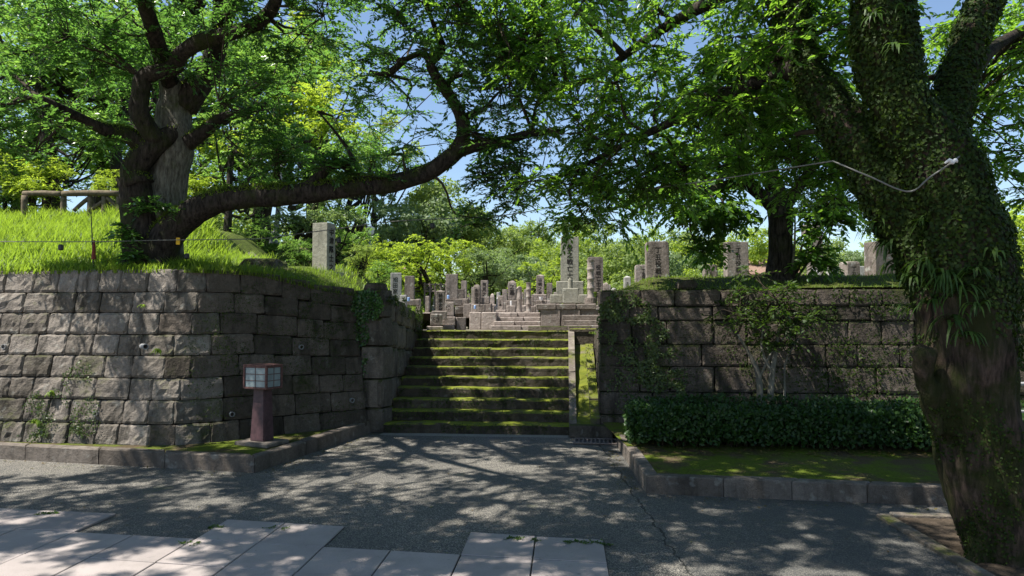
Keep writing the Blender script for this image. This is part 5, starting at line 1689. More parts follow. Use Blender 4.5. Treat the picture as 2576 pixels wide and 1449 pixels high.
# bare wood wound
def wound_patch():
    from mathutils.bvhtree import BVHTree
    bvh = BVHTree.FromPolygons([tuple(v.co) for v in tm.vertices], [tuple(q.vertices) for q in tm.polygons])
    eye = Vector((0, 0, EYE))
    rows_, cols_ = 22, 8
    ctr = [(2160, 150, 3), (2170, 185, 11), (2188, 235, 22), (2210, 285, 32), (2232, 335, 32), (2250, 372, 14), (2258, 392, 2)]
    V, Fc = [], []
    for i in range(rows_):
        t = i / (rows_ - 1) * (len(ctr) - 1); k = min(int(t), len(ctr) - 2); u = t - k
        cx, cy, hw = [ctr[k][q] + (ctr[k + 1][q] - ctr[k][q]) * u for q in range(3)]
        for j in range(cols_):
            s = j / (cols_ - 1) * 2 - 1
            d = ray(cx + s * hw * (1 + .45 * noise.noise(Vector((i * .5, s * .6, 2)))) + 5 * noise.noise(Vector((i * .7, 3, 1))), cy).normalized()
            h = bvh.ray_cast(eye, d)
            if h[0] is None: return
            V.append(h[0] + h[1] * (.022 * (1 - s * s) + .012 * noise.noise(Vector((i * .9, j * .9, 7)))) - d * .006)
    for i in range(rows_ - 1):
        for j in range(cols_ - 1):
            a = i * cols_ + j
            Fc.append((a, a + 1, a + cols_ + 1, a + cols_))
    link('bare_wood', mesh('bare_wood', V, Fc), MT['bare_wood'], rt, smooth=True)
wound_patch()

def fern_tuft(g, c, out, n, L, W):
    """arching strap fronds from a point"""
    A = g.uniform(-1.3, 1.3, n)
    V, Fc = [], []
    o3 = Vector(out).normalized()
    side = o3.cross(Vector((0, 0, 1))).normalized()
    for k in range(n):
        d = (o3 * math.cos(A[k]) + side * math.sin(A[k]) + Vector((0, 0, g.uniform(.1, .9)))).normalized()
        l = L * g.uniform(.6, 1.15); w = W * g.uniform(.8, 1.2) * .5
        s = d.cross(Vector((0, 0, 1))).normalized()
        b = len(V)
        q = Vector(c) + Vector(g.normal(0, .015, 3))
        for i in range(5):
            t = i / 4
            r = q + d * l * t * (1 - .25 * t) + Vector((0, 0, -1)) * l * .75 * t * t
            ww = w * (1, 1.15, 1, .7, .08)[i]
            V += [r - s * ww, r + s * ww]
        for i in range(4): Fc.append((b + 2 * i, b + 2 * i + 1, b + 2 * i + 3, b + 2 * i + 2))
    return V, Fc
from mathutils.bvhtree import BVHTree
tbvh = BVHTree.FromPolygons([tuple(v.co) for v in tm.vertices], [tuple(q.vertices) for q in tm.polygons])
g = np.random.default_rng(31)
for (px, py, n, L) in ((2330, 660, 20, .24), (2380, 690, 22, .26), (2300, 700, 18, .22), (2420, 730, 18, .24), (2350, 760, 18, .24), (2300, 770, 14, .2), (2400, 800, 14, .22), (2450, 680, 16, .22), (2240, 610, 22, .24), (2205, 560, 18, .2), (2260, 665, 18, .22), (2500, 640, 14, .2), (2330, 560, 12, .18), (2200, 40, 14, .2), (2250, 120, 12, .18), (2280, 30, 14, .2), (2460, 770, 12, .2), (2425, 840, 10, .2)):
    d = ray(px, py).normalized()
    h = tbvh.ray_cast(Vector((0, 0, EYE)), d)
    if h[0] is None: continue
    V, Fc = fern_tuft(g, h[0], h[1] + Vector((0, 0, .1)), n, L, .016)
    link('fern', mesh('fern', V, Fc), MT['fern'], rt)
d_ = Vector((1, -.2, .1))
for (px, py) in ((2535, 690), (2545, 740), (2540, 640)):
    V, Fc = fern_tuft(g, P(px, py, 4.75), d_, 20, .26, .016)
    link('fern', mesh('fern', V, Fc), MT['fern'], rt)

add_limb(rt, 'limb', [(2010, 170, 5.35, .10), (1955, 185, 5.6, .075), (1860, 225, 6.0, .06), (1760, 275, 6.5, .05), (1640, 330, 7.0, .04), (1520, 390, 7.6, .028), (1400, 450, 8.2, .016)], 26, 10, MT['bark_dark'], skelR)
add_limb(rt, 'limb', [(1985, 20, 5.4, .10), (1900, -30, 5.9, .08), (1780, 10, 6.5, .065), (1640, 90, 7.2, .05), (1500, 190, 8.0, .035), (1380, 240, 8.6, .02)], 24, 10, MT['bark_dark'], skelR)
add_limb(rt, 'limb', [(2225, -150, 4.8, .16), (2050, -420, 5.0, .11), (1700, -700, 5.2, .08), (1200, -900, 5.2, .05)], 18, 10, MT['bark_dark'], skelR)
add_limb(rt, 'limb', [(2190, -350, 4.8, .14), (1900, -900, 4.2, .09), (1500, -1800, 3.4, .05)], 14, 10, MT['bark_dark'], skelR)
add_limb(rt, 'limb', [(2470, 20, 5.25, .10), (2540, -40, 5.6, .08), (2680, -60, 6.2, .05)], 10, 9, MT['bark_dark'], skelR)
add_limb(rt, 'limb', [(2478, 20, 5.3, .10), (2560, -60, 5.8, .075), (2700, -60, 6.4, .05), (2900, -100, 7.2, .03)], 14, 9, MT['bark_dark'], skelR)
add_limb(rt, 'limb', [(2420, 210, 5.1, .07), (2500, 120, 5.6, .05), (2600, 60, 6.2, .03)], 10, 8, MT['bark_dark'], skelR)
crown(rt, [E_(1720, 90, 6.6, 1.3, 1.2, .75, 48), E_(2030, 60, 5.6, .75, .9, .6, 34), E_(1920, 210, 6.0, .7, .8, .45, 22), E_(1480, 200, 7.6, .9, 1.0, .6, 26), E_(1560, 350, 7.6, .9, 1.0, .5, 28), E_(1780, 330, 6.9, .8, .8, .45, 22), E_(1990, 360, 6.4, .6, .6, .4, 20), E_(1420, 60, 7.8, .9, 1.0, .6, 22), E_(1440, 470, 8.0, .6, .6, .3, 14), E_(1600, 470, 7.4, .7, .6, .26, 20), E_(1480, 545, 7.8, .45, .4, .14, 8), E_(1330, 120, 8.0, .6, .9, .6, 16),
           E_(2490, 240, 6.2, .55, .7, .6, 24), E_(2540, 60, 6.0, .5, .7, .5, 16), E_(2560, 420, 6.4, .3, .5, .4, 8), ((6.0, 6.6, 4.6), (1.3, 1.6, .8), 40), ((7.0, 8.2, 5.6), (1.5, 1.5, .8), 30), E_(2080, 470, 6.0, .3, .3, .25, 6),
           ((1.0, 5.2, 6.2), (2.6, 2.4, .8), 52), ((3.2, 3.6, 5.8), (2.2, 2.0, .8), 34), ((-.6, 8.2, 5.6), (1.6, 1.3, .6), 10)],
      skelR, MT['leaf_right'], 202, .062, .030, (.28, .50), 9, 18, droop=.4, shape='fine', keep=clearing(ZONES))

# ---- slimmer tree rooted on the right bank
mt = tag(empty('bank_tree', (0, 0, 0)), 'dark slim tree with suckers at its foot rooted on the ivy wall bank', 'tree')
skelM = []
add_limb(mt, 'trunk', [(1965, 740, 10.3, .34), (1965, 700, 10.3, .24), (1966, 650, 10.3, .185), (1964, 590, 10.3, .175), (1962, 530, 10.3, .19), (1950, 480, 10.3, .15), (1935, 420, 10.3, .12), (1925, 330, 10.3, .10), (1930, 200, 10.4, .08), (1960, 40, 10.4, .05)], 30, 14, MT['bark_dark'], skelM, .12, 4)
add_limb(mt, 'limb', [(1955, 525, 10.3, .13), (1915, 490, 10.2, .10), (1880, 462, 10.1, .09), (1845, 460, 10.0, .075), (1800, 476, 9.9, .075), (1755, 480, 9.8, .07), (1700, 470, 9.7, .06), (1660, 476, 9.6, .05), (1620, 490, 9.5, .03), (1570, 520, 9.3, .015)], 26, 11, MT['bark_dark'], skelM)
add_limb(mt, 'limb', [(1975, 520, 10.3, .11), (2010, 470, 10.3, .08), (2060, 400, 10.3, .06), (2120, 330, 10.3, .03)], 12, 9, MT['bark_dark'], skelM)
for k, (x0, x1, y1) in enumerate(((1975, 1990, 560), (1985, 2040, 540), (1995, 2060, 545), (1990, 2000, 520), (1960, 1950, 590), (2000, 2085, 570))):
    add_limb(mt, 'sucker', [(x0, 705, 10.15, .02), ((x0 + x1) / 2 + 4, (705 + y1) / 2, 10.1, .016), (x1, y1, 10.1, .009)], 8, 6, MT['bark_pale'] if k % 2 else MT['bark_dark'], skelM)
crown(mt, [E_(1900, 330, 10.3, 1.5, 1.1, .8, 60), E_(2000, 200, 10.4, 1.2, 1.0, .7, 30), E_(1700, 505, 9.7, .9, .5, .22, 24), E_(1820, 545, 9.9, .5, .4, .2, 12), E_(2060, 545, 10.0, .35, .35, .3, 14), E_(2050, 640, 10.0, .25, .2, .25, 7), E_(1800, 420, 10.0, .8, .6, .4, 22), E_(2110, 470, 10.2, .5, .5, .5, 14), E_(1770, 620, 9.9, .35, .3, .1, 5)],
      skelM, MT['leaf_mid'], 303, .10, .055, (.26, .42), 8, 11, droop=.35, shape='fine', keep=clearing([(3.6, 13.4, 2.4, 1.9, .8, .4)]))

# ---- small tree before the ivy wall
sh = tag(empty('small_tree', (0, 0, 0)), 'small shaded tree with two pale stems growing through the hedge', 'tree')
skelS = []
D = 8.95
add_limb(sh, 'stem', [(1913, 1075, D, .05), (1912, 1020, D, .044), (1910, 960, D, .04), (1902, 925, D, .034), (1885, 890, D, .024), (1855, 840, D, .014)], 14, 9, MT['bark_pale'], skelS, .06)
add_limb(sh, 'stem', [(1936, 1070, D, .05), (1938, 1010, D, .044), (1942, 940, D, .038), (1950, 890, D, .032), (1960, 830, D, .022), (1975, 760, D, .012)], 14, 9, MT['bark_pale'], skelS, .06)
add_limb(sh, 'stem', [(1942, 935, D, .026), (1922, 900, D, .022), (1916, 850, D, .018), (1930, 780, D, .010)], 10, 8, MT['bark_pale'], skelS, .06)
add_limb(sh, 'stem', [(1910, 950, D, .018), (1925, 920, D, .018), (1945, 880, D, .014), (1990, 830, D, .01)], 8, 7, MT['bark_pale'], skelS, .06)
add_limb(sh, 'stem', [(1972, 1060, D, .018), (1974, 980, D, .015), (1976, 910, D, .012), (2010, 850, D, .008)], 9, 7, MT['bark_pale'], skelS, .06)
crown(sh, [E_(1935, 795, D, .50, .32, .48, 38), E_(1900, 725, D, .40, .3, .25, 8), E_(1850, 800, D, .3, .25, .25, 6)], skelS, MT['leaf_small'], 404, .072, .030, (.16, .32), 6, 7, droop=.3)

# ================================================================== HEDGE, IVY, GRASS, WEEDS
HEDGE_A = G(1600, 1130, .14)
def hedge():
    root = tag(empty('hedge', (0, 0, 0)), 'dark glossy clipped hedge in front of the ivy wall', 'hedge')
    A = HEDGE_A
    g = np.random.default_rng(61)
    Lx, dp, h = 4.9, .80, .44
    rot = ST_ROT - .02
    def W(a, b, z):
        bul = 0
        x = A.x + a * math.cos(rot) - b * math.sin(rot); y = A.y + a * math.sin(rot) + b * math.cos(rot)
        return np.stack([x, y, np.broadcast_to(z, np.shape(x)) + .14], -1)
    n1, n2, n3 = 9500, 8500, 1100
    def bump(a, z): return np.array([noise.noise(Vector((p * 2.2, q * 2.6, 1))) for p, q in zip(a, z)])
    a = g.uniform(0, Lx, n1); z = .07 + (h - .07) * g.uniform(0, 1, n1) ** .62
    b = .05 * bump(a, z) - .04 * np.sin(np.pi * z / h) + g.uniform(-.07, .09, n1)
    front = W(a, b, z)
    a2 = g.uniform(0, Lx, n2); b2 = g.uniform(-.03, dp, n2); z2 = h + .09 * bump(a2 * .7, b2) + g.uniform(-.07, .05, n2)
    top = W(a2, b2, z2)
    b3 = g.uniform(0, dp, n3); z3 = g.uniform(.05, h, n3); a3 = .05 * bump(b3, z3) + g.uniform(-.06, .04, n3)
    end = W(a3, b3, z3)
    pos = np.concatenate([front, top, end])
    nrm = np.concatenate([np.tile([0, -1, .45], (n1, 1)), np.tile([0, -.25, 1], (n2, 1)), np.tile([-1, -.2, .4], (n3, 1))]) + g.normal(0, .55, (len(pos), 3))
    d = np.cross(nrm, g.normal(0, 1, nrm.shape)) + np.array([0, -.15, .35])
    o = link('foliage', leaf_mesh('foliage', pos, d, nrm, .060 * g.uniform(.6, 1.25, len(pos)), .032, 'fold', .2), MT['leaf_hedge'], root); o['kind'] = 'stuff'
    # stems and inner twigs
    n = 900
    a = g.uniform(0.02, Lx, n); b = g.uniform(.1, dp, n)
    lo = W(a, b, np.zeros(n)); hi = W(a + g.normal(0, .1, n), b + g.normal(0, .08, n), g.uniform(.3, .55, n))
    v, f = sticks('s', lo, hi, .007, .003)
    o = link('stems', mesh_np('stems', v, f), MT['twig'], root); o['kind'] = 'stuff'
    # dense interior leaves
    n = 9000
    a = g.uniform(0.03, Lx, n); b = g.uniform(.06, dp - .03, n); z = g.uniform(.10, h - .04, n)
    pos = W(a, b, z)
    o = link('inner_foliage', leaf_mesh('inner_foliage', pos, g.normal(0, 1, pos.shape), g.normal(0, 1, pos.shape), .075, .06, 'quad'), MT['leaf_hedge'], root); o['kind'] = 'stuff'
hedge()

def ivy_patch(name, label, pts2, n, D0, face, seed, mat='leaf_ivy', size=.035, proud=.03):
    """leaves over a patch of wall; pts2: ellipse list in (a along wall, z, ra, rz, weight)"""
    g = np.random.default_rng(seed)
    w = np.array([q[4] for q in pts2], float); w /= w.sum()
    k = g.choice(len(pts2), n, p=w)
    q = np.array([p[:4] for p in pts2], float)[k]
    r = unit(g.normal(0, 1, (n, 2))) * np.sqrt(g.uniform(0, 1, (n, 1)))
    a = q[:, 0] + r[:, 0] * q[:, 2]; z = q[:, 1] + r[:, 1] * q[:, 3]
    cl = np.array([noise.noise(Vector((x * 4.5, y * 4.5, seed))) for x, y in zip(a, z)])
    m = cl > -.12
    a, z = a[m], z[m]
    p, nr = face(a, z)
    p = p + nr * g.uniform(.0, proud, (len(p), 1))
    d = np.cross(nr, g.normal(0, 1, nr.shape)) + np.array([0, 0, -.35]) + nr * .3
    me = leaf_mesh(name, p, d, nr + g.normal(0, .35, nr.shape), size * g.uniform(.6, 1.3, len(p)), size * .8, 'fold', .15)
    o = link(name, me, MT[mat])
    tag(o, label, 'ivy', None, 'stuff')
    return o
def face_right(a, z):
    o = np.array([[*F(1.70, 0)]]); u = np.array([[*ST_U, 0]])
    nr = np.tile([[-ST_V.x, -ST_V.y, 0.0]], (len(a), 1))
    p = o + u * a[:, None] + np.stack([np.zeros_like(a), np.zeros_like(a), z], -1) + np.array([[*ST_V, 0]]) * (.015 * z)[:, None] - np.array([[*ST_V, 0]]) * .012
    return p, nr
ivy_patch('ivy', 'pale sunlit ivy spreading over the left end of the mossy block wall', [(.35, 1.7, .35, .28, 2), (.55, 1.3, .40, .35, 3), (.85, .85, .35, .40, 3), (1.1, .45, .30, .3, 2), (.15, 1.5, .18, .4, 1), (.5, .7, .4, .4, 1)], 5200, 0, face_right, 71)
ivy_patch('ivy', 'thin dark ivy on the shaded stretch of wall behind the small tree', [(2.6, 1.2, .9, .6, 2), (3.6, .9, .8, .5, 2), (3.2, 1.8, 1.2, .2, 2), (1.7, 1.9, .4, .12, 1), (4.6, 1.0, .8, .6, 1)], 3200, 0, face_right, 72, 'leaf_trunk', .034)
cq = F(-1.30, -.02); cz = cq + (Vector((WC.x - .30, WC.y + .26, 0)) - cq).normalized() * .42
def face_quoin(a, z):
    t = (cq - cz).normalized(); nr = Vector((t.y, -t.x, 0))
    p = np.array([[*cz]]) + np.array([[*t]]) * a[:, None] + np.stack([0 * a, 0 * a, z], -1) + np.array([[*nr]]) * .01
    return p, np.tile([[*nr]], (len(a), 1))
ivy_patch('ivy', 'creeper hanging down the corner block between the bent wall and the steps', [(.18, 1.78, .25, .22, 3), (.10, 1.35, .12, .3, 1.5), (.08, .9, .1, .25, .5), (-.02, .55, .1, .3, .5), (.1, 1.0, .1, .06, .4)], 1500, 0, face_quoin, 73, 'leaf_left', .036, .07)
def face_cheek(a, z):
    p = np.array([[*F(-1.28, 0)]]) + np.array([[*ST_V, 0]]) * a[:, None] + np.stack([0 * a, 0 * a, z], -1)
    return p, np.tile([[*ST_U, 0.0]], (len(a), 1))
ivy_patch('moss', 'dark moss cushion along the top of the cheek wall', [(.6, 1.86, .6, .08, 2), (1.6, 1.70, .8, .12, 2), (2.3, 1.5, .35, .3, 2), (2.4, 1.2, .25, .25, 1)], 2600, 0, face_cheek, 74, 'leaf_trunk', .026)['category'] = 'moss'
def face_left1(a, z):
    t = (WA - WB); t.z = 0; t.normalize(); n_ = Vector((t.y, -t.x, 0))
    p = np.array([[WB.x, WB.y, 0]]) + np.array([[*t]]) * a[:, None] + np.stack([0 * a, 0 * a, z], -1) - np.array([[*n_]]) * ((z - ZB) * BAT)[:, None] + np.array([[*n_]]) * .02
    return p, np.tile([[*n_]], (len(a), 1))
ivy_patch('ivy', 'small green creeper on the sunlit lower stones of the bent wall', [(.55, .55, .30, .22, 2), (.45, .25, .2, .12, 1.5), (1.1, .45, .2, .25, 1.5), (.9, .9, .2, .2, 1), (1.0, .25, .1, .1, 1), (1.5, 1.0, .12, .1, .6)], 1900, 0, face_left1, 75, 'leaf_ivy', .024, .02)

def face_left2(a, z):
    t = (WC - WA); t.z = 0; t.normalize(); n_ = Vector((t.y, -t.x, 0))
    p = np.array([[WA.x, WA.y, 0]]) + np.array([[*t]]) * a[:, None] + np.stack([0 * a, 0 * a, z], -1) - np.array([[*n_]]) * ((z - ZB) * BAT)[:, None] + np.array([[*n_]]) * .012
    return p, np.tile([[*n_]], (len(a), 1))
ivy_patch('moss', 'dark moss tufts over the shaded face of the bent wall', [(1.3, 1.4, .9, .7, 3), (2.1, 1.6, .5, .4, 2), (1.9, .6, .6, .4, 1), (.5, 1.0, .4, .8, 1)], 5200, 0, face_left2, 76, 'leaf_trunk', .017, .008)['category'] = 'moss'
ivy_patch('moss', 'moss tufts over the shaded middle of the mossy block wall', [(2.4, 1.0, 1.2, .8, 2), (4.0, 1.2, 1.4, .7, 2), (.6, 1.0, .8, .9, 2)], 7000, 0, face_right, 77, 'leaf_trunk', .017, .010)['category'] = 'moss'
g = np.random.default_rng(91)
def fern_plant(px, py, lab, L=.17, n=14, pts=[WL, WA, WC], name='fern'):
    h = wall_hit(px, py, pts, BAT, ZB)
    if not h: return
    V, Fc = fern_tuft(g, h[1] + Vector((0, -.02, 0)), Vector((0, -1, .5)), n, L, .02)
    tag(link(name, mesh(name, V, Fc), MT['grass']), lab, 'fern', 'ferns growing from the bent wall')
fern_plant(398, 884, 'bright fern growing from a joint beside the middle drain pipe', .15, 18)
fern_plant(130, 988, 'bright fern low on the sunlit stones at the left of the bent wall', .13, 14)
fern_plant(360, 770, 'little fern high on the bent wall above the middle drain pipe', .08, 9)
fern_plant(95, 1060, 'yellow green fern nearest the foot of the bent wall', .14, 16)

def blades(name, pts, H, W, mat, seed, lean=.35, root=None):
    g = np.random.default_rng(seed)
    n = len(pts)
    az = g.uniform(0, 2 * np.pi, n)
    up = np.stack([np.cos(az) * g.uniform(0, lean, n), np.sin(az) * g.uniform(0, lean, n), np.ones(n)], -1)
    bend = np.stack([np.cos(az), np.sin(az), np.full(n, -.35)], -1)
    me = leaf_mesh(name, pts, up, bend, H, W, 'blade')
    return link(name, me, MT[mat], root)
# tall grass on the hill
g = np.random.default_rng(15)
def hill_pts(n, x0, x1, d0, d1, pw=1.0):
    x = g.uniform(x0, x1, n)
    out = []
    for xx in x:
        y = y_wall_left(xx) + d0 + (d1 - d0) * g.uniform(0, 1) ** pw
        out.append((xx, y, hill_h(xx, y) - .02))
    return np.array(out)
pts = hill_pts(34000, -9.6, -4.3, -.02, 4.2, 1.15)
cl = np.array([noise.noise(Vector((p[0] * 1.6, p[1] * 1.6, 2))) for p in pts])
H = (.20 + .16 * cl + g.uniform(-.04, .14, len(pts))) * np.clip(.45 + (pts[:, 1] - 8.4) * .35, .45, 1.1)
o = blades('grass', pts, np.clip(H, .06, .5), .013, 'grass', 16)
tag(o, 'tall bright sunlit grass covering the hill above the bent wall', None, None, 'stuff')
pts = np.concatenate([hill_pts(11000, -5.4, -1.95, -.02, 3.5), hill_pts(3500, -3.9, -1.9, -.05, .35)])
pts = pts[~((pts[:, 1] > 10.9) & (np.abs(pts[:, 0] + 4.5 + .11 * (pts[:, 1] - 10.9)) < .2))]
H = g.uniform(.03, .11, len(pts)) + (g.uniform(0, 1, len(pts)) > .93) * g.uniform(.05, .16, len(pts))
o = blades('short_grass', pts, H, .010, 'grass_short', 17)
tag(o, 'short yellow green grass round the lone monument', None, None, 'stuff')
x = g.uniform(1.3, 7.2, 9000); d_ = g.uniform(-.02, 2.2, 9000) ** 1.0
pts = np.array([(a, y_wall_right(a) + b, mound_h(a, y_wall_right(a) + b) - .012) for a, b in zip(x, d_)])
o = blades('bank_grass', pts, g.uniform(.02, .06, len(pts)) + (g.uniform(0, 1, len(pts)) > .94) * .06, .009, 'grass_short', 18)
tag(o, 'thin mossy grass on the bank above the ivy wall', None, None, 'stuff')
# far bank strip of grass at the left of the graves
x = g.uniform(-3.6, -1.9, 2600); y = g.uniform(12.8, 19, 2600)
pts = np.array([(a, b, hill_h(a, b) - .02) for a, b in zip(x, y) ])
o = blades('bank_grass', pts, g.uniform(.05, .16, len(pts)), .018, 'grass', 19)
tag(o, 'strip of bright grass behind the gravestones left of the steps', None, None, 'stuff')

# moss tufts on the risers and in the corners of the steps
n = 7500
g = np.random.default_rng(66)
k = g.integers(0, NST, n); a = g.uniform(-1.27, 1.27, n); fz = g.uniform(0, 1, n) ** .7
cl = np.array([noise.noise(Vector((x * 2.1, q * 1.7, 5))) + .35 * noise.noise(Vector((x * 9, q * 3.1, 1))) for x, q in zip(a, k)])
m = cl > -.05
k, a, fz = k[m], a[m], fz[m]
pos = np.array([tuple(F(x, TREAD * q - .004, RISE * (q + .02 + .98 * z))) for x, q, z in zip(a, k, fz)])
nr = np.tile([[-ST_V.x, -ST_V.y, .35]], (len(pos), 1)) + g.normal(0, .4, (len(pos), 3))
o = link('moss', leaf_mesh('moss', pos, np.cross(nr, g.normal(0, 1, nr.shape)) + nr * .4, nr, .018 * g.uniform(.5, 1.6, len(pos)), .013, 'fold', .15), MT['leaf_trunk'])
tag(o, 'moss tufts clinging to the risers of the stone steps', 'moss', None, 'stuff')

# weeds in the joints of the paving
for k, (px, py, s, lab) in enumerate(((482, 1371, .07, 'small weed in the slab joint left of the stepped paving edge'), (1330, 1362, .06, 'low weeds along the far edge of the rightmost slabs'), (1290, 1361, .05, 'tiny weed at the slab joint near the middle of the court'), (120, 1296, .06, 'small weed at the far edge of the leftmost slab'), (696, 1334, .06, 'small weed in the joint of the middle pair of slabs'), (545, 1330, .045, 'tiny weed at the corner of the middle pair of slabs'), (1500, 1372, .07, 'weeds spilling over the corner of the rightmost slabs'), (1440, 1368, .05, 'thin weeds at the far edge of the corner slab'))):
    p = G(px, py, .004)
    C = np.array([tuple(p + Vector((dx, .0, .012))) for dx in np.linspace(-s, s, 4)]) + g.normal(0, .01, (4, 3))
    C[:, 2] = .012
    q, d, nr, tw = sprays(C, np.full(4, s * .6), 6, 5, .05, .25, g)
    q[:, 2] = np.maximum(q[:, 2], .006)
    tag(link('weed', leaf_mesh('weed', q, d, nr, .022, .014, 'fold'), MT['leaf_shrub']), lab, 'weed', 'weeds in the paving joints')
# dry leaves on the court
n = 520
x = g.uniform(-5, 3.6, n); y = g.uniform(4.4, 9.4, n)
ks = [(LK[0], LK[1], -.06), (LK[1], LK[2], -.06), (RK[0], RK[1], -.05), (RK[1], RK[2], -.06)]
for i in range(360):
    q0, q1, oo = ks[i % 4]
    tt = g.uniform(0, 1); dd_ = (q1 - q0); nn_ = Vector((-dd_.y, dd_.x, 0)).normalized()
    pp = q0.lerp(q1, tt) + nn_ * (oo - abs(g.normal(0, .10)))
    x[i], y[i] = pp.x, pp.y
pos = np.stack([x, y, np.full(n, .007)], -1)
d = np.stack([g.normal(0, 1, n), g.normal(0, 1, n), g.normal(0, .05, n)], -1)
o = link('leaf_litter', leaf_mesh('leaf_litter', pos, d, np.tile([0, 0, 1.0], (n, 1)) + g.normal(0, .15, (n, 3)), .040 * g.uniform(.4, 1.2, n), .017, 'fold', .25), mat_leaf('dry_leaf', ((.09, .06, .02), (.13, .09, .03), (.10, .12, .03)), (.1, .08, .02), .2, .7, .2))
tag(o, 'scattered fallen leaves on the asphalt court', None, None, 'stuff')
n = 500
a = g.uniform(0, 4.2, n); b = g.uniform(-.35, .3, n)
A = HEDGE_A
pos = np.stack([A.x + a, A.y - a * .097 + b, np.full(n, .165)], -1)
o = link('leaf_litter', leaf_mesh('leaf_litter', pos, g.normal(0, 1, (n, 3)) * [1, 1, .1], np.tile([0, 0, 1.0], (n, 1)) + g.normal(0, .2, (n, 3)), .05, .026, 'fold', .25), bpy.data.materials['dry_leaf'])
tag(o, 'dry fallen leaves under the clipped hedge', None, None, 'stuff')

# ================================================================== TREES BEHIND
def lump_crown(name, g, Rx, Rz, nsub, leaves, leafL, sub=(.28, .42)):
    """irregular crown: a few big lobes of uneven size, each broken into small leaf tufts with gaps between"""
    nl = 9
    B = unit(g.normal(0, 1, (nl, 3))) * g.uniform(.25, .85, (nl, 1)) * np.array([[Rx, Rx, Rz]])
    B[:, 2] = np.abs(B[:, 2]) * g.choice([1, 1, -.6], nl)
    br = g.uniform(.26, .52, nl) * Rx
    w = br ** 2; w /= w.sum()
    lb = g.choice(nl, nsub, p=w)
    q0 = unit(g.normal(0, 1, (nsub, 3)))
    C = B[lb] + q0 * br[lb][:, None] * g.uniform(.65, 1.05, (nsub, 1)) * np.array([[1, 1, .8]])
    r = g.uniform(.10, .21, nsub) * Rx
    k = np.repeat(np.arange(nsub), leaves)
    q = unit(g.normal(0, 1, (len(k), 3)))
    rr = g.uniform(.25, 1.15, (len(k), 1))
    pos = C[k] + q * rr * r[k][:, None] * np.array([[1.15, 1.15, .7]])
    nr = q * .5 + q0[k] * .5 + np.array([0, 0, .5]) + g.normal(0, .5, q.shape)
    d = np.cross(nr, g.normal(0, 1, q.shape)) + np.array([0, 0, -.25])
    L = leafL * g.uniform(.55, 1.3, len(k))
    return leaf_mesh(name, pos, d, nr, L, L * .5, 'fold', .12), C

def spray_crown(name, g, Rx, Rz, ncl, leafL):
    nl = 10
    B = unit(g.normal(0, 1, (nl, 3))) * g.uniform(.3, .9, (nl, 1)) * np.array([[Rx, Rx, Rz]])
    br = g.uniform(.22, .42, nl) * Rx
    lb = g.integers(0, nl, ncl)
    C = B[lb] + g.normal(0, .62, (ncl, 3)) * br[lb][:, None] * np.array([[1, 1, .5]])
    pos, d, nr, tw = sprays(C, g.uniform(.13, .30, ncl) * Rx, 7, 10, .3, .3, g)
    L = leafL * g.uniform(.6, 1.25, len(pos))
    return leaf_mesh(name, pos, d, nr, L, L * .45, 'fold', .15), C

def trunk_mesh(name, h, r, C, seed):
    V, Fc = [], []
    rr = random.Random(seed)
    top = Vector((rr.uniform(-.3, .3), rr.uniform(-.3, .3), h))
    pts = [(Vector((0, 0, -1.0)), r * 1.4), (Vector((0, 0, 0)), r * 1.2), (Vector((rr.uniform(-.2, .2), rr.uniform(-.2, .2), h * .5)), r * .85), (top, r * .6)]
    limb(pts, 9, 8, .12, 2, V, Fc)
    idx = list(range(len(C))); rr.shuffle(idx)
    for i in idx[:14]:
        c = Vector(C[i]) + Vector((0, 0, h))
        a = Vector((0, 0, -1.0)).lerp(top, rr.uniform(.7, 1.0))
        limb([(a, r * .45), (a.lerp(c, .5) + Vector((0, 0, -.2)), r * .28), (c, r * .1)], 6, 5, .1, 2, V, Fc)
    return mesh(name, V, Fc)

def tree_kind(seed, Rx, Rz, nsub, leaves, leafL, h, r, sub=(.28, .42)):
    g = np.random.default_rng(seed)
    cm, C = spray_crown('crown', g, Rx, Rz, nsub, leafL) if leaves == 0 else lump_crown('crown', g, Rx, Rz, nsub, leaves, leafL, sub)
    return cm, trunk_mesh('trunk', h, r, C, seed), h
KINDS_FAR = [tree_kind(500 + i, 1.0, .95, 95, 80, .075, 1.25, .06) for i in range(6)]
KINDS_BACK = [tree_kind(600 + i, 1.0, .85, 120, 0, .062, 1.3, .06) for i in range(5)]

def plant(kind, px, ytop, D, Rm, mat, label, group, zb=1.6, squash=1.0, seed=0, cat='tree', name='tree'):
    cm, tm_, h = kind
    top = P(px, ytop, D)
    root = empty(name, (top.x, D, zb), seed * 1.7)
    tag(root, label, cat, group)
    H = top.z - zb
    s = Rm
    hc = H - .80 * s * squash * .9     # crown centre height
    k = cm.name + mat
    c2 = bpy.data.meshes.get(k)
    if c2 is None:
        c2 = cm.copy(); c2.name = k; c2.materials.clear(); c2.materials.append(MT[mat])
    c = bpy.data.objects.new('crown', c2); COL.objects.link(c); c.parent = root
    c.scale = (s, s, s * squash); c.location = (0, 0, hc); c['kind'] = 'stuff'
    if not tm_.materials: tm_.materials.append(MT['bark_dark'])
    t = bpy.data.objects.new('trunk', tm_); COL.objects.link(t); t.parent = root
    t.scale = (s, s, max(.3, hc / h)); t.location = (0, 0, 0)
    return root
KB, KF = KINDS_BACK, KINDS_FAR
GB = 'trees behind the old tree'
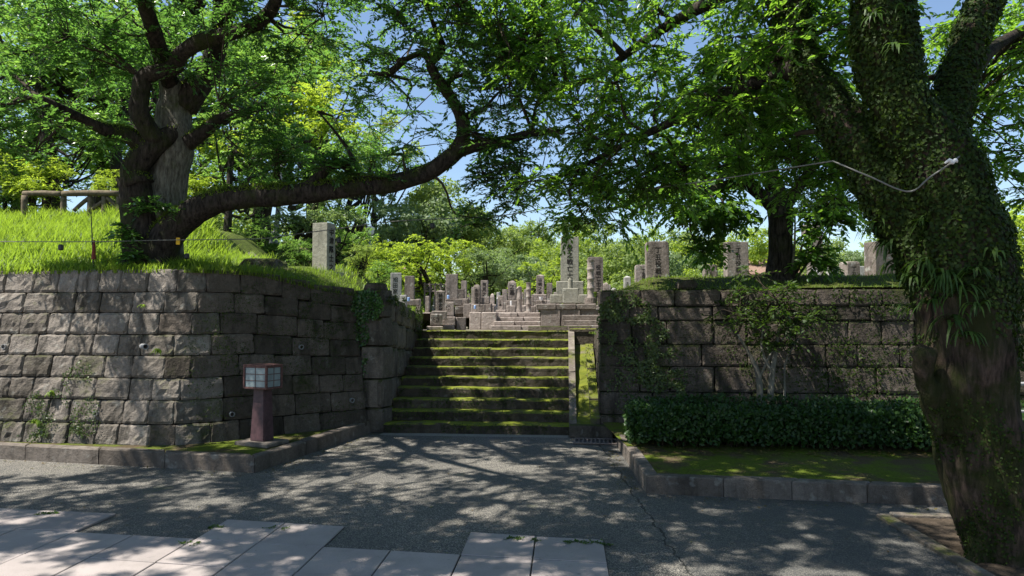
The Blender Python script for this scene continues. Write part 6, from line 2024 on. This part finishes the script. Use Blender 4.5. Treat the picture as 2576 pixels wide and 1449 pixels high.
for i, (k, px, yt, D, Rm, mt_, zb, lab) in enumerate((
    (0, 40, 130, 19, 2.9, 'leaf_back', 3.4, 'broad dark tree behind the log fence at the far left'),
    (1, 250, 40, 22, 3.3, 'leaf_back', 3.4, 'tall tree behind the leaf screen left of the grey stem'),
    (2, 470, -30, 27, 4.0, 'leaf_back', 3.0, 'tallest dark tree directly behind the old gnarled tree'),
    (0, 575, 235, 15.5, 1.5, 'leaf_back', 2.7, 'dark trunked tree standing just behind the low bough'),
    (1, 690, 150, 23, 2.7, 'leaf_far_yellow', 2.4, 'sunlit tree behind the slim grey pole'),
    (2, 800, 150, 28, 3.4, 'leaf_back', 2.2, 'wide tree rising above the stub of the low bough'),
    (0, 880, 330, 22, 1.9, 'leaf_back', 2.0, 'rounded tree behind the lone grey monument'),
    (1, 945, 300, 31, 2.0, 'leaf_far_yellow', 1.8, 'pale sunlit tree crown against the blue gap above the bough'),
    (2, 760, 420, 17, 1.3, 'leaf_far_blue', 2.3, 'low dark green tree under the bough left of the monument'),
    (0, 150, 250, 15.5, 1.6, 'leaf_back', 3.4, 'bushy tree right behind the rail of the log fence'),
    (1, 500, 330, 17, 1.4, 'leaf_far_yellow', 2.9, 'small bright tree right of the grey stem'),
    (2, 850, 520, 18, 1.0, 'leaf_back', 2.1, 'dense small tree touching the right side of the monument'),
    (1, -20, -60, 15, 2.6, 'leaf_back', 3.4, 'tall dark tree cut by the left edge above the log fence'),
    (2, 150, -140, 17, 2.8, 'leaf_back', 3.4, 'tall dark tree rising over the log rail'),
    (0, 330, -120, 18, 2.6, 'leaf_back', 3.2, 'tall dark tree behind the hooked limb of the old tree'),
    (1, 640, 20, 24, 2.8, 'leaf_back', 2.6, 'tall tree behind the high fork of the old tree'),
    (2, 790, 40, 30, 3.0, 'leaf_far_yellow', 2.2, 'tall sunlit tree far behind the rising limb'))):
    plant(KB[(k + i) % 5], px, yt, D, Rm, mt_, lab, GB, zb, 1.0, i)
for i, (k, px, yt, D, Rm, mt_, zb, lab) in enumerate((
    (1, 95, 375, 13.6, .95, 'leaf_far_yellow', 2.9, 'rounded sunlit bush at the left end of the log rail'),
    (2, 10, 395, 13.8, .8, 'leaf_back', 2.9, 'bush cut by the left edge behind the tall grass'),
    (0, 285, 420, 13.4, .50, 'leaf_far_yellow', 2.9, 'narrow leafed bright bush between the log rail and the old trunk'),
    (1, 470, 430, 13.2, .55, 'leaf_far_yellow', 2.7, 'bright bush showing between the grey stem and the low bough'),
    (2, 655, 545, 15.5, .7, 'leaf_back', 2.3, 'dark bush at the foot of the slim grey pole'),
    (0, 755, 585, 14.0, .45, 'leaf_back', 2.2, 'dark leafy bush against the left side of the lone monument'),
    (1, 905, 610, 14.2, .42, 'leaf_far', 1.9, 'thin pale shrub right of the lone monument'),
    (2, 955, 655, 15.0, .38, 'leaf_back', 1.8, 'low bush left of the pale granite pillar'),
    (2, 2560, 560, 12.0, 1.3, 'leaf_far_yellow', 1.5, 'sunlit bush beyond the ivy clad trunk'))):
    plant(KB[k], px, yt, D, Rm, mt_, lab, 'bushes on the banks', zb, 1.0, i, 'bush', 'bush')
FAR = [
    (0, 1060, 560, 19.5, 1.45, 'leaf_far_yellow', 'feathery yellow green tree behind the pale granite pillar'),
    (1, 985, 590, 21, 1.2, 'leaf_far_yellow', 'yellow green tree nearest the lone monument'),
    (2, 1140, 615, 20, 1.0, 'leaf_far_yellow', 'small yellow green tree behind the tall blank pillar'),
    (3, 1025, 480, 30, 2.0, 'leaf_far_blue', 'grey green tree under the big bough'),
    (0, 1110, 470, 33, 2.3, 'leaf_far', 'tall tree below the rising end of the bough'),
    (1, 1195, 530, 34, 2.0, 'leaf_far', 'rounded tree below the fork of the bough'),
    (2, 1215, 610, 24, 1.2, 'leaf_far_blue', 'bluish tree behind the slim tall pillar'),
    (3, 1290, 590, 27, 1.5, 'leaf_far_blue', 'bluish green tree behind the barrel shaped stone'),
    (0, 1365, 640, 22, .95, 'leaf_far_yellow', 'bright green young tree behind the white headed obelisk'),
    (1, 1275, 555, 40, 2.1, 'leaf_far', 'domed tree on the skyline above the barrel shaped stone'),
    (2, 1340, 575, 41, 1.9, 'leaf_far', 'domed tree on the skyline above the white headed obelisk'),
    (3, 1400, 600, 37, 1.8, 'leaf_far_yellow', 'light tree on the skyline left of the tallest slab'),
    (0, 1490, 560, 42, 2.4, 'leaf_far', 'high domed tree on the skyline right of the tallest slab'),
    (1, 1560, 570, 44, 2.3, 'leaf_far', 'domed tree above the lettered slab behind the ringed post'),
    (2, 1545, 640, 29, 1.5, 'leaf_far', 'pale leafed tree behind the small pale pillar'),
    (3, 1630, 575, 43, 2.2, 'leaf_far_yellow', 'light domed tree above the leaning streaked slab'),
    (0, 1710, 590, 45, 2.0, 'leaf_far', 'tree on the skyline right of the leaning streaked slab'),
    (1, 1700, 640, 31, 1.5, 'leaf_far_blue', 'bushy tree between the leaning slab and the short lettered slab'),
    (2, 1790, 605, 44, 2.2, 'leaf_far', 'tree on the skyline above the short lettered slab'),
    (3, 1770, 655, 30, 1.3, 'leaf_far_yellow', 'bright tree behind the short lettered slab'),
    (0, 1900, 600, 40, 2.3, 'leaf_far_yellow', 'light green tree behind the foot of the slim tree'),
    (1, 1450, 620, 33, 1.7, 'leaf_far', 'tree directly behind the tallest slab'),
    (2, 2100, 615, 34, 1.6, 'leaf_far', 'tree behind the dark lettered block'),
    (3, 2160, 640, 31, 1.3, 'leaf_far_blue', 'low tree between the capped monument and the striped slab'),
    (0, 2420, 560, 30, 2.6, 'leaf_far', 'tree hidden behind the ivy clad trunk'),
    (1, 1610, 655, 27, 1.2, 'leaf_far', 'low bushy tree left of the leaning streaked slab'),
    (2, 2600, 430, 20, 2.8, 'leaf_far_yellow', 'sunlit tree at the right edge beyond the ivy clad trunk'),
]
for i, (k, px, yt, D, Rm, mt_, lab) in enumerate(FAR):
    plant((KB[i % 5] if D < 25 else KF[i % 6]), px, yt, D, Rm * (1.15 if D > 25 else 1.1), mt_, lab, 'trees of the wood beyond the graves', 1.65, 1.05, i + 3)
# the rest of the wood, one mass
g = np.random.default_rng(44)
P_, Dr, Nr, LL = [], [], [], []
n = 210
X = g.uniform(-34, 40, n); Y = g.uniform(44, 60, n)
for x, y in zip(X, Y):
    r = g.uniform(1.3, 2.6); top = 5.6 + .04 * abs(x) + g.uniform(-1.2, .7) + (2.6 if x < -9 else 0)
    for q_ in range(7):
        c = np.array([x, y, top - r * 1.1]) + g.normal(0, .55, 3) * r * [1, 1, .9]
        m = 110
        q = unit(g.normal(0, 1, (m, 3)))
        P_.append(c[None] + q * r * .42 * g.uniform(.3, 1.1, (m, 1)) * [1.1, 1.1, .75])
        nr = q * .6 + g.normal(0, .5, q.shape) + [0, 0, .5]
        Nr.append(nr); Dr.append(np.cross(nr, g.normal(0, 1, q.shape)))
    m = 160
    q = g.normal(0, 1, (m, 3))
    P_.append(np.array([[x, y, top * .45]]) + q * [[r * .7, r * .4, top * .22]])
    Nr.append(q + [0, 0, .8]); Dr.append(np.cross(q, g.normal(0, 1, q.shape)))
P_, Dr, Nr = map(np.concatenate, (P_, Dr, Nr))
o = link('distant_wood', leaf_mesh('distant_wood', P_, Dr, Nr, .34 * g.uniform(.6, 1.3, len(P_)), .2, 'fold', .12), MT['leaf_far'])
tag(o, 'distant wood of domed broadleaf trees along the skyline', None, None, 'stuff')

bpy.context.view_layer.update()
